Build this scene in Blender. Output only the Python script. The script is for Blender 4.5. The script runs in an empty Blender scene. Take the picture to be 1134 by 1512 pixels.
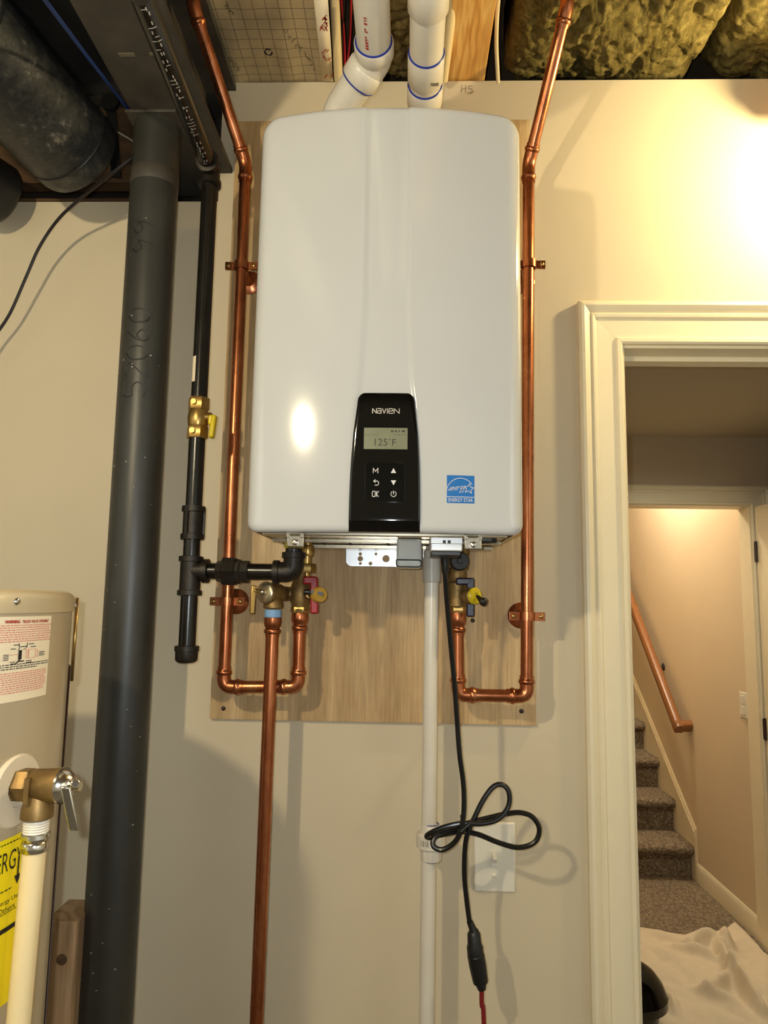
import bpy, bmesh, math, random
from mathutils import Vector, Matrix, noise
V = Vector
PI = math.pi
S = bpy.context.scene
COL = S.collection
random.seed(4)

# ------------------------------------------------------------------ camera
F, W, H = 1050.0, 1134.0, 1512.0
CP = V((0.0, -1.466, 1.51))
CR = (Matrix.Rotation(math.radians(1.8), 3, 'Z') @ Matrix.Rotation(math.radians(97.2), 3, 'X')
      @ Matrix.Rotation(math.radians(0.9), 3, 'Z'))
cam = bpy.data.cameras.new('camera')
cam.sensor_fit = 'VERTICAL'; cam.sensor_height = 24.0; cam.lens = F / H * 24.0
cam.clip_start = 0.02
co = bpy.data.objects.new('camera', cam); COL.objects.link(co)
co.matrix_world = Matrix.Translation(CP) @ CR.to_4x4()
S.camera = co

# ------------------------------------------------------------------ world, lights, exposure
wd = bpy.data.worlds.new('world'); S.world = wd; wd.use_nodes = True
wd.node_tree.nodes['Background'].inputs[0].default_value = (1.0, 0.86, 0.66, 1)
wd.node_tree.nodes['Background'].inputs[1].default_value = 0.02
S.view_settings.view_transform = 'Standard'; S.view_settings.look = 'None'
S.view_settings.exposure = 0.42; S.view_settings.gamma = 1.0; S.view_settings.use_curve_mapping = False

def lamp(name, loc, power, color, radius, kind='POINT', target=None, spot=None, blend=0.6):
    d = bpy.data.lights.new(name, kind); d.energy = power; d.color = color
    if kind == 'AREA': d.size = radius
    else: d.shadow_soft_size = radius
    if kind == 'SPOT': d.spot_size = math.radians(spot); d.spot_blend = blend
    o = bpy.data.objects.new(name, d); COL.objects.link(o); o.location = loc
    if target is not None: o.rotation_euler = (V(target) - V(loc)).to_track_quat('-Z', 'Y').to_euler()
    return o
lamp('work_lamp', (-0.62, -1.52, 2.10), 30, (1.0, 0.85, 0.56), 0.025)
lamp('bounce_fill', (-1.1, -3.0, 2.5), 130, (0.96, 1.0, 0.98), 0.05, 'SPOT', target=(-2.3, -2.9, 1.5), spot=120)  # added spot, aimed at the left wall for soft bounced fill
lamp('bounce_fill', (1.1, -3.0, 2.5), 150, (0.96, 1.0, 0.98), 0.05, 'SPOT', target=(2.3, -2.9, 1.5), spot=120)  # second added fill, bounced off the right wall
lamp('side_bulb', (0.93, -0.24, 2.44), 22, (1.0, 0.80, 0.42), 0.03)
lamp('phone_flash', (-0.022, -1.47, 1.525), 15, (0.92, 1.0, 1.06), 0.006)
lamp('stair_light', (1.36, 2.75, 2.62), 42, (1.0, 0.9, 0.72), 0.05)
lamp('hall_light', (0.85, 0.9, 2.26), 26, (1.0, 0.90, 0.70), 0.06, 'SPOT', target=(1.25, 1.75, 0), spot=125)

# ------------------------------------------------------------------ pixel helpers (points at real depths)
def ray(px, py): return CR @ V(((px - W / 2) / F, -(py - H / 2) / F, -1.0))
def at(px, py, Y):
    d = ray(px, py); return CP + d * ((Y - CP.y) / d.y)
def atx(px, py, X):
    d = ray(px, py); return CP + d * ((X - CP.x) / d.x)
def atz(px, py, Z=0.0):
    d = ray(px, py); return CP + d * ((Z - CP.z) / d.z)
def depth(p): return -(CR.transposed() @ (V(p) - CP)).z
def rad(pxw, p): return pxw / 2 * depth(p) / F

# ------------------------------------------------------------------ materials
def srgb(r, g, b):
    def f(c):
        c /= 255.0
        return c / 12.92 if c <= 0.04045 else ((c + 0.055) / 1.055) ** 2.4
    return (f(r), f(g), f(b), 1.0)

class NT:
    def __init__(s, name):
        s.m = bpy.data.materials.new(name); s.m.use_nodes = True
        s.t = s.m.node_tree; s.b = s.t.nodes['Principled BSDF']
    def n(s, typ, **kw):
        x = s.t.nodes.new(typ)
        for k, v in kw.items():
            if k in x.inputs.keys(): x.inputs[k].default_value = v
            else: setattr(x, k, v)
        return x
    def l(s, a, b): s.t.links.new(a, b)
    def coords(s, scale=(1, 1, 1), rot=(0, 0, 0)):
        tc = s.n('ShaderNodeTexCoord'); mp = s.n('ShaderNodeMapping')
        mp.inputs['Scale'].default_value = scale; mp.inputs['Rotation'].default_value = rot
        s.l(tc.outputs['Object'], mp.inputs['Vector']); return mp.outputs[0]
    def noise(s, scale, detail=4, rough=0.55, vec=None, dist=0.0):
        x = s.n('ShaderNodeTexNoise'); x.inputs['Scale'].default_value = scale
        x.inputs['Detail'].default_value = detail; x.inputs['Roughness'].default_value = rough
        x.inputs['Distortion'].default_value = dist
        s.l(vec if vec is not None else s.coords(), x.inputs['Vector']); return x.outputs[0]
    def ramp(s, fac, stops):
        r = s.n('ShaderNodeValToRGB'); e = r.color_ramp.elements
        while len(e) < len(stops): e.new(0.5)
        for i, (p, c) in enumerate(stops): e[i].position = p; e[i].color = c
        s.l(fac, r.inputs[0]); return r.outputs[0]
    def bump(s, h, strength=0.3, dist=0.002):
        b = s.n('ShaderNodeBump'); b.inputs['Strength'].default_value = strength
        b.inputs['Distance'].default_value = dist
        s.l(h, b.inputs['Height']); s.l(b.outputs[0], s.b.inputs['Normal'])

def mat(name, col, rough=0.5, metal=0.0, var=0.0, vs=30, bump=0.0, bs=200, coat=0.0, scale=(1, 1, 1), bd=0.001, spec=None):
    k = NT(name); k.b.inputs['Base Color'].default_value = col
    k.b.inputs['Roughness'].default_value = rough; k.b.inputs['Metallic'].default_value = metal
    k.b.inputs['Coat Weight'].default_value = coat; k.b.inputs['Coat Roughness'].default_value = 0.06
    if spec is not None: k.b.inputs['Specular IOR Level'].default_value = spec
    if var:
        vec = k.coords(scale)
        d = tuple(c * (1 - var) for c in col[:3]) + (1,); u = tuple(min(1, c * (1 + var)) for c in col[:3]) + (1,)
        k.l(k.ramp(k.noise(vs, 5, vec=vec), [(0.3, d), (0.7, u)]), k.b.inputs['Base Color'])
    if bump: k.bump(k.noise(bs, 3, vec=k.coords(scale)), bump, bd)
    return k.m

M = {}
M['paint'] = mat('wall_paint', srgb(204, 190, 162), 0.62, var=0.025, vs=4, bump=0.05, bs=260, spec=0.3)
M['stairpaint'] = mat('stair_wall_paint', srgb(205, 188, 160), 0.75, var=0.02, vs=4, spec=0.2)
M['ceilpaint'] = mat('hall_ceiling_paint', srgb(196, 184, 160), 0.8, var=0.02, vs=4)
M['trim'] = mat('trim_paint', srgb(226, 214, 184), 0.38, var=0.02, vs=12)
M['concrete'] = mat('concrete', srgb(120, 114, 104), 0.8, var=0.2, vs=6, bump=0.2, bs=60)
M['roomwall'] = mat('far_room_paint', srgb(204, 202, 194), 0.8, var=0.05, vs=2)
M['subfloor'] = mat('subfloor_boards', srgb(92, 74, 50), 0.8, var=0.25, vs=9)
M['darkgap'] = mat('cavity_shade', srgb(44, 36, 28), 0.85, var=0.4, vs=14)  # near-black brown puts the shade of the wall cavity into the colour
M['white'] = mat('white_enamel', srgb(192, 192, 190), 0.10, coat=0.1, var=0.01, vs=6)
M['blackgloss'] = mat('black_gloss_plastic', srgb(8, 7, 6), 0.07, coat=0.1, spec=0.3)
M['keypad'] = mat('keypad_black', srgb(5, 5, 4), 0.12, spec=0.25)
M['lcd'] = mat('lcd_glass', srgb(116, 118, 92), 0.35, var=0.05, vs=60)
M['lcdink'] = mat('lcd_ink', srgb(50, 50, 38), 0.6)
M['inkwhite'] = mat('white_print', srgb(206, 204, 198), 0.5)
M['grey_emblem'] = mat('silver_lettering', srgb(190, 184, 172), 0.35, 0.3)
M['blue'] = mat('sticker_blue', srgb(14, 104, 176), 0.4)
M['steel'] = mat('galvanised_steel', srgb(176, 176, 172), 0.3, 0.9, var=0.12, vs=18)
M['stainless'] = mat('stainless_chassis', srgb(196, 186, 164), 0.2, 0.95, var=0.06, vs=8)
M['boxmetal'] = mat('aluminium_box', srgb(208, 208, 206), 0.38, 0.35, var=0.03)
M['chrome'] = mat('chrome', srgb(214, 210, 200), 0.16, 1.0)
M['bracket'] = mat('zinc_bracket', srgb(196, 196, 196), 0.34, 0.6, var=0.06, vs=30)
M['brass'] = mat('cast_brass', srgb(130, 104, 62), 0.48, 0.75, var=0.2, vs=60, bump=0.2, bs=500)
M['brassnew'] = mat('bright_brass', srgb(168, 136, 78), 0.32, 0.9, var=0.12, vs=50)
M['satin'] = mat('satin_nickel', srgb(188, 174, 144), 0.34, 0.9, var=0.08, vs=90)
M['capbrass'] = mat('ochre_cap', srgb(170, 132, 48), 0.4)
M['iron'] = mat('black_iron', srgb(40, 35, 29), 0.42, 0.55, var=0.35, vs=45, bump=0.45, bs=420)
M['ironpipe'] = mat('black_pipe_lacquer', srgb(24, 21, 17), 0.24, 0.25, var=0.4, vs=26, bump=0.12, bs=90)
M['yellowplastic'] = mat('yellow_plastic', srgb(206, 182, 24), 0.35)
M['redplastic'] = mat('red_handle', srgb(150, 14, 22), 0.35)
M['navy'] = mat('navy_handle', srgb(28, 28, 46), 0.35)
M['black'] = mat('black_rubber', srgb(14, 13, 13), 0.42)
M['blackmatte'] = mat('black_matte', srgb(12, 12, 12), 0.9, spec=0.1)
M['cord'] = mat('black_cord_jacket', srgb(13, 12, 12), 0.3)
M['redcord'] = mat('red_cord_jacket', srgb(120, 20, 24), 0.4)
M['tapeblue'] = mat('blue_thread_tape', srgb(120, 160, 200), 0.6, var=0.12, vs=80)
M['pvc'] = mat('white_pvc', srgb(212, 204, 188), 0.32, var=0.03, vs=20)
M['pvcgrey'] = mat('grey_pvc_fitting', srgb(178, 172, 162), 0.35)
M['cpvc'] = mat('cream_cpvc', srgb(218, 196, 148), 0.4, var=0.04, vs=14)
M['primer'] = mat('blue_pvc_cement', srgb(22, 44, 140), 0.4)
M['redprint'] = mat('red_print', srgb(170, 50, 44), 0.6)
M['pinkprint'] = mat('pink_red_fine_print', srgb(206, 120, 104), 0.6)
M['blackprint'] = mat('black_print', srgb(24, 20, 16), 0.6)
M['greyprint'] = mat('grey_print', srgb(96, 88, 70), 0.7)
M['marker'] = mat('marker_ink', srgb(12, 11, 10), 0.6)
M['clear'] = mat('clear_plastic', srgb(236, 238, 232), 0.08)
k = M['clear'].node_tree.nodes['Principled BSDF']
k.inputs['Transmission Weight'].default_value = 0.4; k.inputs['IOR'].default_value = 1.25
M['column'] = mat('grey_painted_steel', srgb(47, 46, 41), 0.42, 0.0, var=0.16, vs=16, bump=0.15, bs=140)
M['beam'] = mat('dusty_beam_primer', srgb(60, 54, 45), 0.6, 0.0, var=0.3, vs=16, bump=0.2, bs=120)
M['tank'] = mat('tank_enamel_beige', srgb(178, 162, 132), 0.3, 0.1, coat=0.3, var=0.02, vs=5)
M['tankcap'] = mat('tank_cap_beige', srgb(184, 166, 132), 0.32, coat=0.3)
M['escutcheon'] = mat('cream_plastic', srgb(208, 192, 164), 0.5)
M['labelpaper'] = mat('label_paper', srgb(228, 212, 180), 0.5)
M['labelyellow'] = mat('label_yellow', srgb(240, 214, 10), 0.45)
M['darktrim'] = mat('dark_seam', srgb(42, 20, 14), 0.5)
M['blackduct'] = mat('black_duct', srgb(30, 30, 30), 0.4, 0.2, var=0.5, vs=7, bump=0.2, bs=40)
def scuffduct():
    k = NT('scuffed_black_duct'); n = k.noise(5, 6, 0.7, dist=0.5); n2 = k.noise(60, 6, 0.75)
    m = k.n('ShaderNodeMath', operation='MULTIPLY'); k.l(n, m.inputs[0]); k.l(n2, m.inputs[1])
    k.l(k.ramp(m.outputs[0], [(0.2, srgb(26, 28, 30)), (0.3, srgb(52, 52, 50)), (0.42, srgb(128, 122, 108))]), k.b.inputs['Base Color'])
    k.b.inputs['Roughness'].default_value = 0.42; k.bump(n2, 0.3, 0.003); return k.m
M['scuffduct'] = scuffduct()
M['cable'] = mat('dark_cable', srgb(20, 14, 12), 0.45)
M['bluecable'] = mat('blue_tubing', srgb(20, 52, 110), 0.4)
M['redwire'] = mat('red_wire', srgb(176, 24, 34), 0.4)
M['whitecable'] = mat('white_cable', srgb(206, 190, 150), 0.5)
M['cloth'] = mat('canvas_drop_cloth', srgb(214, 200, 174), 0.9, var=0.03, vs=30, bump=0.15, bs=600)
M['honey'] = mat('honey_oak', srgb(134, 86, 46), 0.34, var=0.18, vs=14, scale=(8, 1, 8), coat=0.2)
M['switch'] = mat('switch_plate_white', srgb(220, 214, 198), 0.35)

def copper():
    k = NT('copper'); v = k.coords((1, 1, 0.35))
    c = k.ramp(k.noise(26, 6, 0.6, v, 0.4), [(0.25, srgb(122, 68, 42)), (0.5, srgb(170, 102, 66)), (0.75, srgb(200, 134, 94))])
    k.l(c, k.b.inputs['Base Color']); k.b.inputs['Metallic'].default_value = 0.95
    r = k.n('ShaderNodeMapRange'); k.l(k.noise(40, 3, vec=v), r.inputs[0])
    r.inputs[3].default_value = 0.18; r.inputs[4].default_value = 0.4; k.l(r.outputs[0], k.b.inputs['Roughness'])
    return k.m
M['copper'] = copper()

def wood(name, c1, c2, c3, axis=2, ring=14, rough=0.6, knots=False):
    k = NT(name); sc = [6.0, 6.0, 6.0]; sc[axis] = 0.55
    v = k.coords(tuple(sc))
    n1 = k.noise(2.2, 3, 0.5, v, 0.6)
    m = k.n('ShaderNodeMath', operation='MULTIPLY'); k.l(n1, m.inputs[0]); m.inputs[1].default_value = ring
    f = k.n('ShaderNodeMath', operation='PINGPONG'); k.l(m.outputs[0], f.inputs[0]); f.inputs[1].default_value = 1.0
    c = k.ramp(f.outputs[0], [(0.0, c1), (0.55, c2), (1.0, c3)])
    sc2 = [60.0, 60.0, 60.0]; sc2[axis] = 3.0
    fine = k.noise(4, 4, 0.6, k.coords(tuple(sc2)))
    mx = k.n('ShaderNodeMix', data_type='RGBA', blend_type='MULTIPLY'); mx.inputs[0].default_value = 0.55
    k.l(c, mx.inputs[6]); k.l(k.ramp(fine, [(0.3, (0.55, 0.5, 0.45, 1)), (0.6, (1, 1, 1, 1))]), mx.inputs[7])
    bl = k.n('ShaderNodeMix', data_type='RGBA', blend_type='MULTIPLY'); bl.inputs[0].default_value = 0.6
    k.l(mx.outputs[2], bl.inputs[6]); k.l(k.ramp(k.noise(3.5, 4, 0.6, dist=0.6), [(0.35, (0.80, 0.70, 0.56, 1)), (0.62, (1, 1, 1, 1))]), bl.inputs[7])
    k.l(bl.outputs[2], k.b.inputs['Base Color']); k.b.inputs['Roughness'].default_value = rough
    k.bump(fine, 0.12, 0.0006); return k.m
M['plywood'] = wood('plywood', srgb(178, 148, 102), srgb(194, 164, 118), srgb(208, 180, 134), 2, 5)
M['joist'] = wood('joist_pine', srgb(196, 140, 66), srgb(220, 170, 92), srgb(230, 186, 112), 1, 16)
M['stud'] = wood('weathered_pine', srgb(140, 112, 82), srgb(166, 136, 100), srgb(182, 152, 116), 2, 10)
M['darkwood'] = wood('brown_wood', srgb(74, 54, 32), srgb(96, 70, 42), srgb(110, 82, 50), 0, 8)  # dark brown wood of the blocking, sill strip and knots

def carpet():
    k = NT('berber_carpet'); v = k.coords((1, 1, 1))
    vo = k.n('ShaderNodeTexVoronoi'); vo.inputs['Scale'].default_value = 62; k.l(k.coords((1, 0.6, 1)), vo.inputs['Vector'])
    n = k.noise(140, 3, vec=v)
    a = k.ramp(n, [(0.3, srgb(98, 84, 68)), (0.5, srgb(142, 126, 104)), (0.72, srgb(186, 170, 144))])
    mx = k.n('ShaderNodeMix', data_type='RGBA', blend_type='MULTIPLY'); mx.inputs[0].default_value = 0.8
    k.l(a, mx.inputs[6]); k.l(k.ramp(vo.outputs['Distance'], [(0.1, (1, 1, 1, 1)), (0.7, (0.45, 0.42, 0.4, 1))]), mx.inputs[7])
    k.l(mx.outputs[2], k.b.inputs['Base Color']); k.b.inputs['Roughness'].default_value = 0.95
    inv = k.n('ShaderNodeMath', operation='SUBTRACT'); inv.inputs[0].default_value = 1; k.l(vo.outputs['Distance'], inv.inputs[1])
    k.bump(inv.outputs[0], 0.8, 0.008); return k.m
M['carpet'] = carpet()

def gridsheet():
    k = NT('gridded_facing'); tc = k.n('ShaderNodeTexCoord'); sx = k.n('ShaderNodeSeparateXYZ'); k.l(tc.outputs['Object'], sx.inputs[0])
    outs = []
    for i, wdt in ((0, 0.05), (1, 0.05)):
        m = k.n('ShaderNodeMath', operation='MULTIPLY'); k.l(sx.outputs[i], m.inputs[0]); m.inputs[1].default_value = 1 / 0.0254
        f = k.n('ShaderNodeMath', operation='FRACT'); k.l(m.outputs[0], f.inputs[0])
        c = k.n('ShaderNodeMath', operation='LESS_THAN'); k.l(f.outputs[0], c.inputs[0]); c.inputs[1].default_value = wdt
        outs.append(c.outputs[0])
    mxm = k.n('ShaderNodeMath', operation='MAXIMUM'); k.l(outs[0], mxm.inputs[0]); k.l(outs[1], mxm.inputs[1])
    base = k.ramp(k.noise(9, 4), [(0.3, srgb(160, 142, 108)), (0.7, srgb(186, 166, 126))])
    mx = k.n('ShaderNodeMix', data_type='RGBA'); k.l(mxm.outputs[0], mx.inputs[0]); k.l(base, mx.inputs[6])
    mx.inputs[7].default_value = srgb(92, 82, 62); k.l(mx.outputs[2], k.b.inputs['Base Color'])
    k.b.inputs['Roughness'].default_value = 0.5; return k.m
M['grid'] = gridsheet()

def insul(name, a, b, c):
    k = NT(name); n = k.noise(38, 8, 0.7, dist=0.8)
    k.l(k.ramp(n, [(0.28, a), (0.5, b), (0.72, c)]), k.b.inputs['Base Color'])
    k.b.inputs['Roughness'].default_value = 0.95; k.b.inputs['Specular IOR Level'].default_value = 0.1
    k.bump(k.noise(70, 8, 0.7, dist=1.0), 0.7, 0.01); return k.m
M['insul'] = insul('glass_wool', srgb(62, 54, 28), srgb(106, 93, 50), srgb(142, 127, 78))
M['insuldark'] = insul('brown_glass_wool', srgb(66, 54, 30), srgb(100, 84, 48), srgb(134, 114, 70))  # browner glass wool for the batt behind the vents

# ------------------------------------------------------------------ mesh builder
ORG = {}
def basis(d):
    d = d.normalized(); a = V((0, 0, 1)) if abs(d.z) < 0.9 else V((0, 1, 0))
    u = d.cross(a).normalized(); return u, d.cross(u).normalized()

class MB:
    def __init__(s): s.v = []; s.f = []
    def add(s, vs, fs):
        o = len(s.v); s.v += [V(p) for p in vs]; s.f += [tuple(i + o for i in f) for f in fs]; return s
    def box(s, a, b):
        x0, y0, z0 = a; x1, y1, z1 = b
        return s.add([(x0, y0, z0), (x1, y0, z0), (x1, y1, z0), (x0, y1, z0), (x0, y0, z1), (x1, y0, z1), (x1, y1, z1), (x0, y1, z1)],
                     [(0, 1, 2, 3), (7, 6, 5, 4), (0, 4, 5, 1), (1, 5, 6, 2), (2, 6, 7, 3), (3, 7, 4, 0)])
    def obox(s, c, ax, ay, az):
        c = V(c); ax = V(ax); ay = V(ay); az = V(az); p = []
        for k in (-1, 1):
            for (i, j) in ((-1, -1), (1, -1), (1, 1), (-1, 1)): p.append(c + ax * i + ay * j + az * k)
        return s.add(p, [(0, 1, 2, 3), (7, 6, 5, 4), (0, 4, 5, 1), (1, 5, 6, 2), (2, 6, 7, 3), (3, 7, 4, 0)])
    def tube(s, pts, r, seg=16, caps=True):
        pts = [V(p) for p in pts]; n = len(pts)
        rs = r if isinstance(r, (list, tuple)) else [r] * n
        u = None; rings = []
        for i, p in enumerate(pts):
            d = (pts[min(i + 1, n - 1)] - pts[max(i - 1, 0)]).normalized()
            if u is None: u, w = basis(d)
            else:
                u = (u - d * u.dot(d)).normalized(); w = d.cross(u)
            rings.append([p + (u * math.cos(2 * PI * k / seg) + w * math.sin(2 * PI * k / seg)) * rs[i] for k in range(seg)])
        vs = [q for g in rings for q in g]; fs = []
        for i in range(n - 1):
            for k in range(seg):
                a = i * seg + k; b = i * seg + (k + 1) % seg; fs.append((a, b, b + seg, a + seg))
        if caps: fs += [tuple(range(seg))[::-1], tuple(range((n - 1) * seg, n * seg))]
        return s.add(vs, fs)
    def lathe(s, p, d, prof, seg=24, ph=0.0):
        p = V(p); d = V(d).normalized(); u, w = basis(d); vs = []; fs = []
        for (t, r) in prof:
            for k in range(seg):
                a = 2 * PI * (k + ph) / seg; vs.append(p + d * t + (u * math.cos(a) + w * math.sin(a)) * max(r, 1e-5))
        n = len(prof)
        for i in range(n - 1):
            for k in range(seg):
                a = i * seg + k; b = i * seg + (k + 1) % seg; fs.append((a, b, b + seg, a + seg))
        fs += [tuple(range(seg))[::-1], tuple(range((n - 1) * seg, n * seg))]
        return s.add(vs, fs)
    def prism(s, poly, off):
        poly = [V(p) for p in poly]; off = V(off); n = len(poly)
        fs = [tuple(range(n))[::-1], tuple(range(n, 2 * n))] + [(i, (i + 1) % n, n + (i + 1) % n, n + i) for i in range(n)]
        return s.add(poly + [p + off for p in poly], fs)
    def sheet(s, fn, nu, nv):
        o = [fn(i / nu, j / nv) for j in range(nv + 1) for i in range(nu + 1)]
        fs = [(j * (nu + 1) + i, j * (nu + 1) + i + 1, (j + 1) * (nu + 1) + i + 1, (j + 1) * (nu + 1) + i) for j in range(nv) for i in range(nu)]
        return s.add(o, fs)
    def torus(s, p, d, R, r, seg=28, sec=8):
        p = V(p); u, w = basis(V(d)); pts = [p + (u * math.cos(2 * PI * k / seg) + w * math.sin(2 * PI * k / seg)) * R for k in range(seg)]
        d = V(d).normalized(); vs = []; fs = []
        for k, q in enumerate(pts):
            o = (q - p).normalized()
            for j in range(sec): vs.append(q + (o * math.cos(2 * PI * j / sec) + d * math.sin(2 * PI * j / sec)) * r)
        for k in range(seg):
            for j in range(sec):
                a = k * sec + j; b = k * sec + (j + 1) % sec; c = ((k + 1) % seg) * sec
                fs.append((a, b, c + (j + 1) % sec, c + j))
        return s.add(vs, fs)
    def build(s, name, m, parent=None, smooth=35, bevel=0.0, solid=0.0, normals=True):
        if parent is not None: L = ORG[parent.as_pointer()]
        else:
            xs = [p.x for p in s.v]; ys = [p.y for p in s.v]; zs = [p.z for p in s.v]
            L = V(((min(xs) + max(xs)) / 2, (min(ys) + max(ys)) / 2, min(zs)))
        me = bpy.data.meshes.new(name); me.from_pydata([p - L for p in s.v], [], s.f)
        if normals:
            b = bmesh.new(); b.from_mesh(me); bmesh.ops.recalc_face_normals(b, faces=b.faces); b.to_mesh(me); b.free()
        me.materials.append(M[m] if isinstance(m, str) else m)
        if smooth:
            me.polygons.foreach_set('use_smooth', [True] * len(me.polygons)); me.set_sharp_from_angle(angle=math.radians(smooth))
        o = bpy.data.objects.new(name, me); COL.objects.link(o)
        if parent is not None: o.parent = parent
        else: o.location = L
        ORG[o.as_pointer()] = L
        if solid:
            q = o.modifiers.new('thickness', 'SOLIDIFY'); q.thickness = solid; q.offset = 0
        if bevel:
            q = o.modifiers.new('bevel', 'BEVEL'); q.width = bevel; q.segments = 2; q.limit_method = 'ANGLE'; q.angle_limit = math.radians(40)
        return o

def tag(o, label, cat, group=None):
    o['label'] = label; o['category'] = cat
    if group: o['group'] = group
    return o
def thing(name, loc, label, cat, group=None):
    o = bpy.data.objects.new(name, None); COL.objects.link(o); o.location = loc; o.empty_display_size = 0.05
    ORG[o.as_pointer()] = V(loc); return tag(o, label, cat, group)
def struct(o): o['kind'] = 'structure'; return o
def structroot(name, loc=(0, 0, 0)):
    o = bpy.data.objects.new(name, None); COL.objects.link(o); o.location = loc; ORG[o.as_pointer()] = V(loc); return struct(o)
def stuff(o): o['kind'] = 'stuff'; return o
def lab(o, t): o['label'] = t; return o

def fillet(pts, r, n=6):
    pts = [V(p) for p in pts]; out = [pts[0]]
    for i in range(1, len(pts) - 1):
        p = pts[i]; a = (pts[i - 1] - p); b = (pts[i + 1] - p); rr = min(r, a.length * .49, b.length * .49)
        A = p + a.normalized() * rr; B = p + b.normalized() * rr
        for k in range(n + 1):
            t = k / n; out.append(A.lerp(p, t).lerp(p.lerp(B, t), t))
    out.append(pts[-1]); return out
def spline(pts, n=8):
    pts = [V(p) for p in pts]; out = []
    P = [pts[0] * 2 - pts[1]] + pts + [pts[-1] * 2 - pts[-2]]
    for i in range(1, len(P) - 2):
        a, b, c, d = P[i - 1:i + 3]
        for k in range(n):
            t = k / n
            out.append(0.5 * ((2 * b) + (c - a) * t + (2 * a - 5 * b + 4 * c - d) * t * t + (3 * b - a - 3 * c + d) * t ** 3))
    out.append(pts[-1]); return out

def text_geo(body, spacing=1.0):
    cu = bpy.data.curves.new('t', 'FONT'); cu.body = body; cu.resolution_u = 3; cu.space_character = spacing
    ob = bpy.data.objects.new('t', cu); COL.objects.link(ob)
    dg = bpy.context.evaluated_depsgraph_get(); me = bpy.data.meshes.new_from_object(ob.evaluated_get(dg))
    vs = [v.co.copy() for v in me.vertices]; fs = [tuple(p.vertices) for p in me.polygons]
    bpy.data.objects.remove(ob); bpy.data.curves.remove(cu); bpy.data.meshes.remove(me)
    x0 = min(v.x for v in vs); x1 = max(v.x for v in vs); y0 = min(v.y for v in vs); y1 = max(v.y for v in vs)
    return [((v.x - x0) / (x1 - x0), (v.y - y0) / (y1 - y0)) for v in vs], fs
def put_text(mb, body, fn, u0, v0, u1, v1, shear=0.0, spacing=1.0):
    vs, fs = text_geo(body, spacing)
    mb.add([fn(u0 + (u1 - u0) * (a + shear * b), v0 + (v1 - v0) * b) for a, b in vs], fs); return mb
def ribbon(mb, pts, w, fn):
    for (a, b), (c, d) in zip(pts, pts[1:]):
        L = math.hypot(c - a, d - b) or 1e-9; nx, ny = -(d - b) / L * w / 2, (c - a) / L * w / 2
        ex, ey = (c - a) / L * w * .3, (d - b) / L * w * .3
        mb.add([fn(a + nx - ex, b + ny - ey), fn(c + nx + ex, d + ny + ey), fn(c - nx + ex, d - ny + ey), fn(a - nx - ex, b - ny - ey)], [(0, 1, 2, 3)])
    return mb
def quad(mb, u0, v0, u1, v1, fn, n=1):
    for i in range(n):
        a = u0 + (u1 - u0) * i / n; b = u0 + (u1 - u0) * (i + 1) / n
        mb.add([fn(a, v0), fn(b, v0), fn(b, v1), fn(a, v1)], [(0, 1, 2, 3)])
    return mb

# ================================================================== SETTING
ZT = 2.672                      # top of the drywall
DX0, DX1, DZ = 0.4513, 1.262, 2.0574     # door opening
XN = -0.4249; ZL = 2.3845       # notch beside the beam, top of drywall to its left
w = MB()
w.box((-2.3, 0, 0), (XN, 0.012, ZL)); w.box((XN, 0, 0), (DX0 - .012, 0.012, ZT))
w.box((DX0 - .012, 0, DZ + .012), (DX1 + .012, 0.012, ZT)); w.box((DX1 + .012, 0, 0), (2.3, 0.012, ZT))
w.box((-2.3, 0.1, 0), (DX0 - .012, 0.112, ZL - .02)); w.box((DX0 - .012, 0.1, DZ + .012), (DX1 + .012, 0.112, ZT)); w.box((DX1 + .012, 0.1, 0), (2.3, 0.112, ZT))
WALL = struct(w.build('wall_front', 'paint', smooth=0))
struct(MB().box((-2.3, .45, 2.36), (2.3, .47, 3.0)).build('wall_rim', 'darkgap', smooth=0))  # dark backing panel standing in for the shaded cavity above the drywall
struct(MB().box((-2.3, -4.2, -.05), (2.3, .112, 0)).build('floor', 'concrete', smooth=0))
struct(MB().box((-2.3, -4.2, 2.93), (2.3, .45, 2.96)).build('ceiling', 'subfloor', smooth=0))
struct(MB().box((-2.32, -4.2, 0), (-2.3, .45, 2.96)).build('wall_left', 'roomwall', smooth=0))
struct(MB().box((2.3, -4.2, 0), (2.32, .45, 2.96)).build('wall_right', 'roomwall', smooth=0))
struct(MB().box((-2.3, -4.22, 0), (2.3, -4.2, 2.96)).build('wall_back', 'roomwall', smooth=0))

# casing of the near doorway
PROF = [(0, 0), (0, .010), (.004, .0135), (.011, .0135), (.014, .009), (.021, .0085), (.054, .011), (.057, .0155), (.063, .017),
        (.067, .013), (.073, .018), (.081, .0225), (.087, .0215), (.092, .016), (.092, 0)]
def casing(root, xi, xo, zi, y, prof, zb=0.0):
    def run(f0, f1):
        n = len(prof); vs = [f0(d, t) for d, t in prof] + [f1(d, t) for d, t in prof]
        fs = [(i, i + 1, n + i + 1, n + i) for i in range(n - 1)] + [tuple(range(n)), tuple(range(n, 2 * n))[::-1]]
        MB().add(vs, fs).build('casing_board', 'trim', root, smooth=25)
    run(lambda d, t: (xi - d, y - t, zb), lambda d, t: (xi - d, y - t, zi + d))
    run(lambda d, t: (xi - d + .0004, y - t, zi + d), lambda d, t: (xo + d - .0004, y - t, zi + d))
    run(lambda d, t: (xo + d, y - t, zb), lambda d, t: (xo + d, y - t, zi + d))
t1 = structroot('trim_1', (DX0, 0, 0))
casing(t1, DX0, DX1, DZ, 0.0, PROF)
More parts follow.
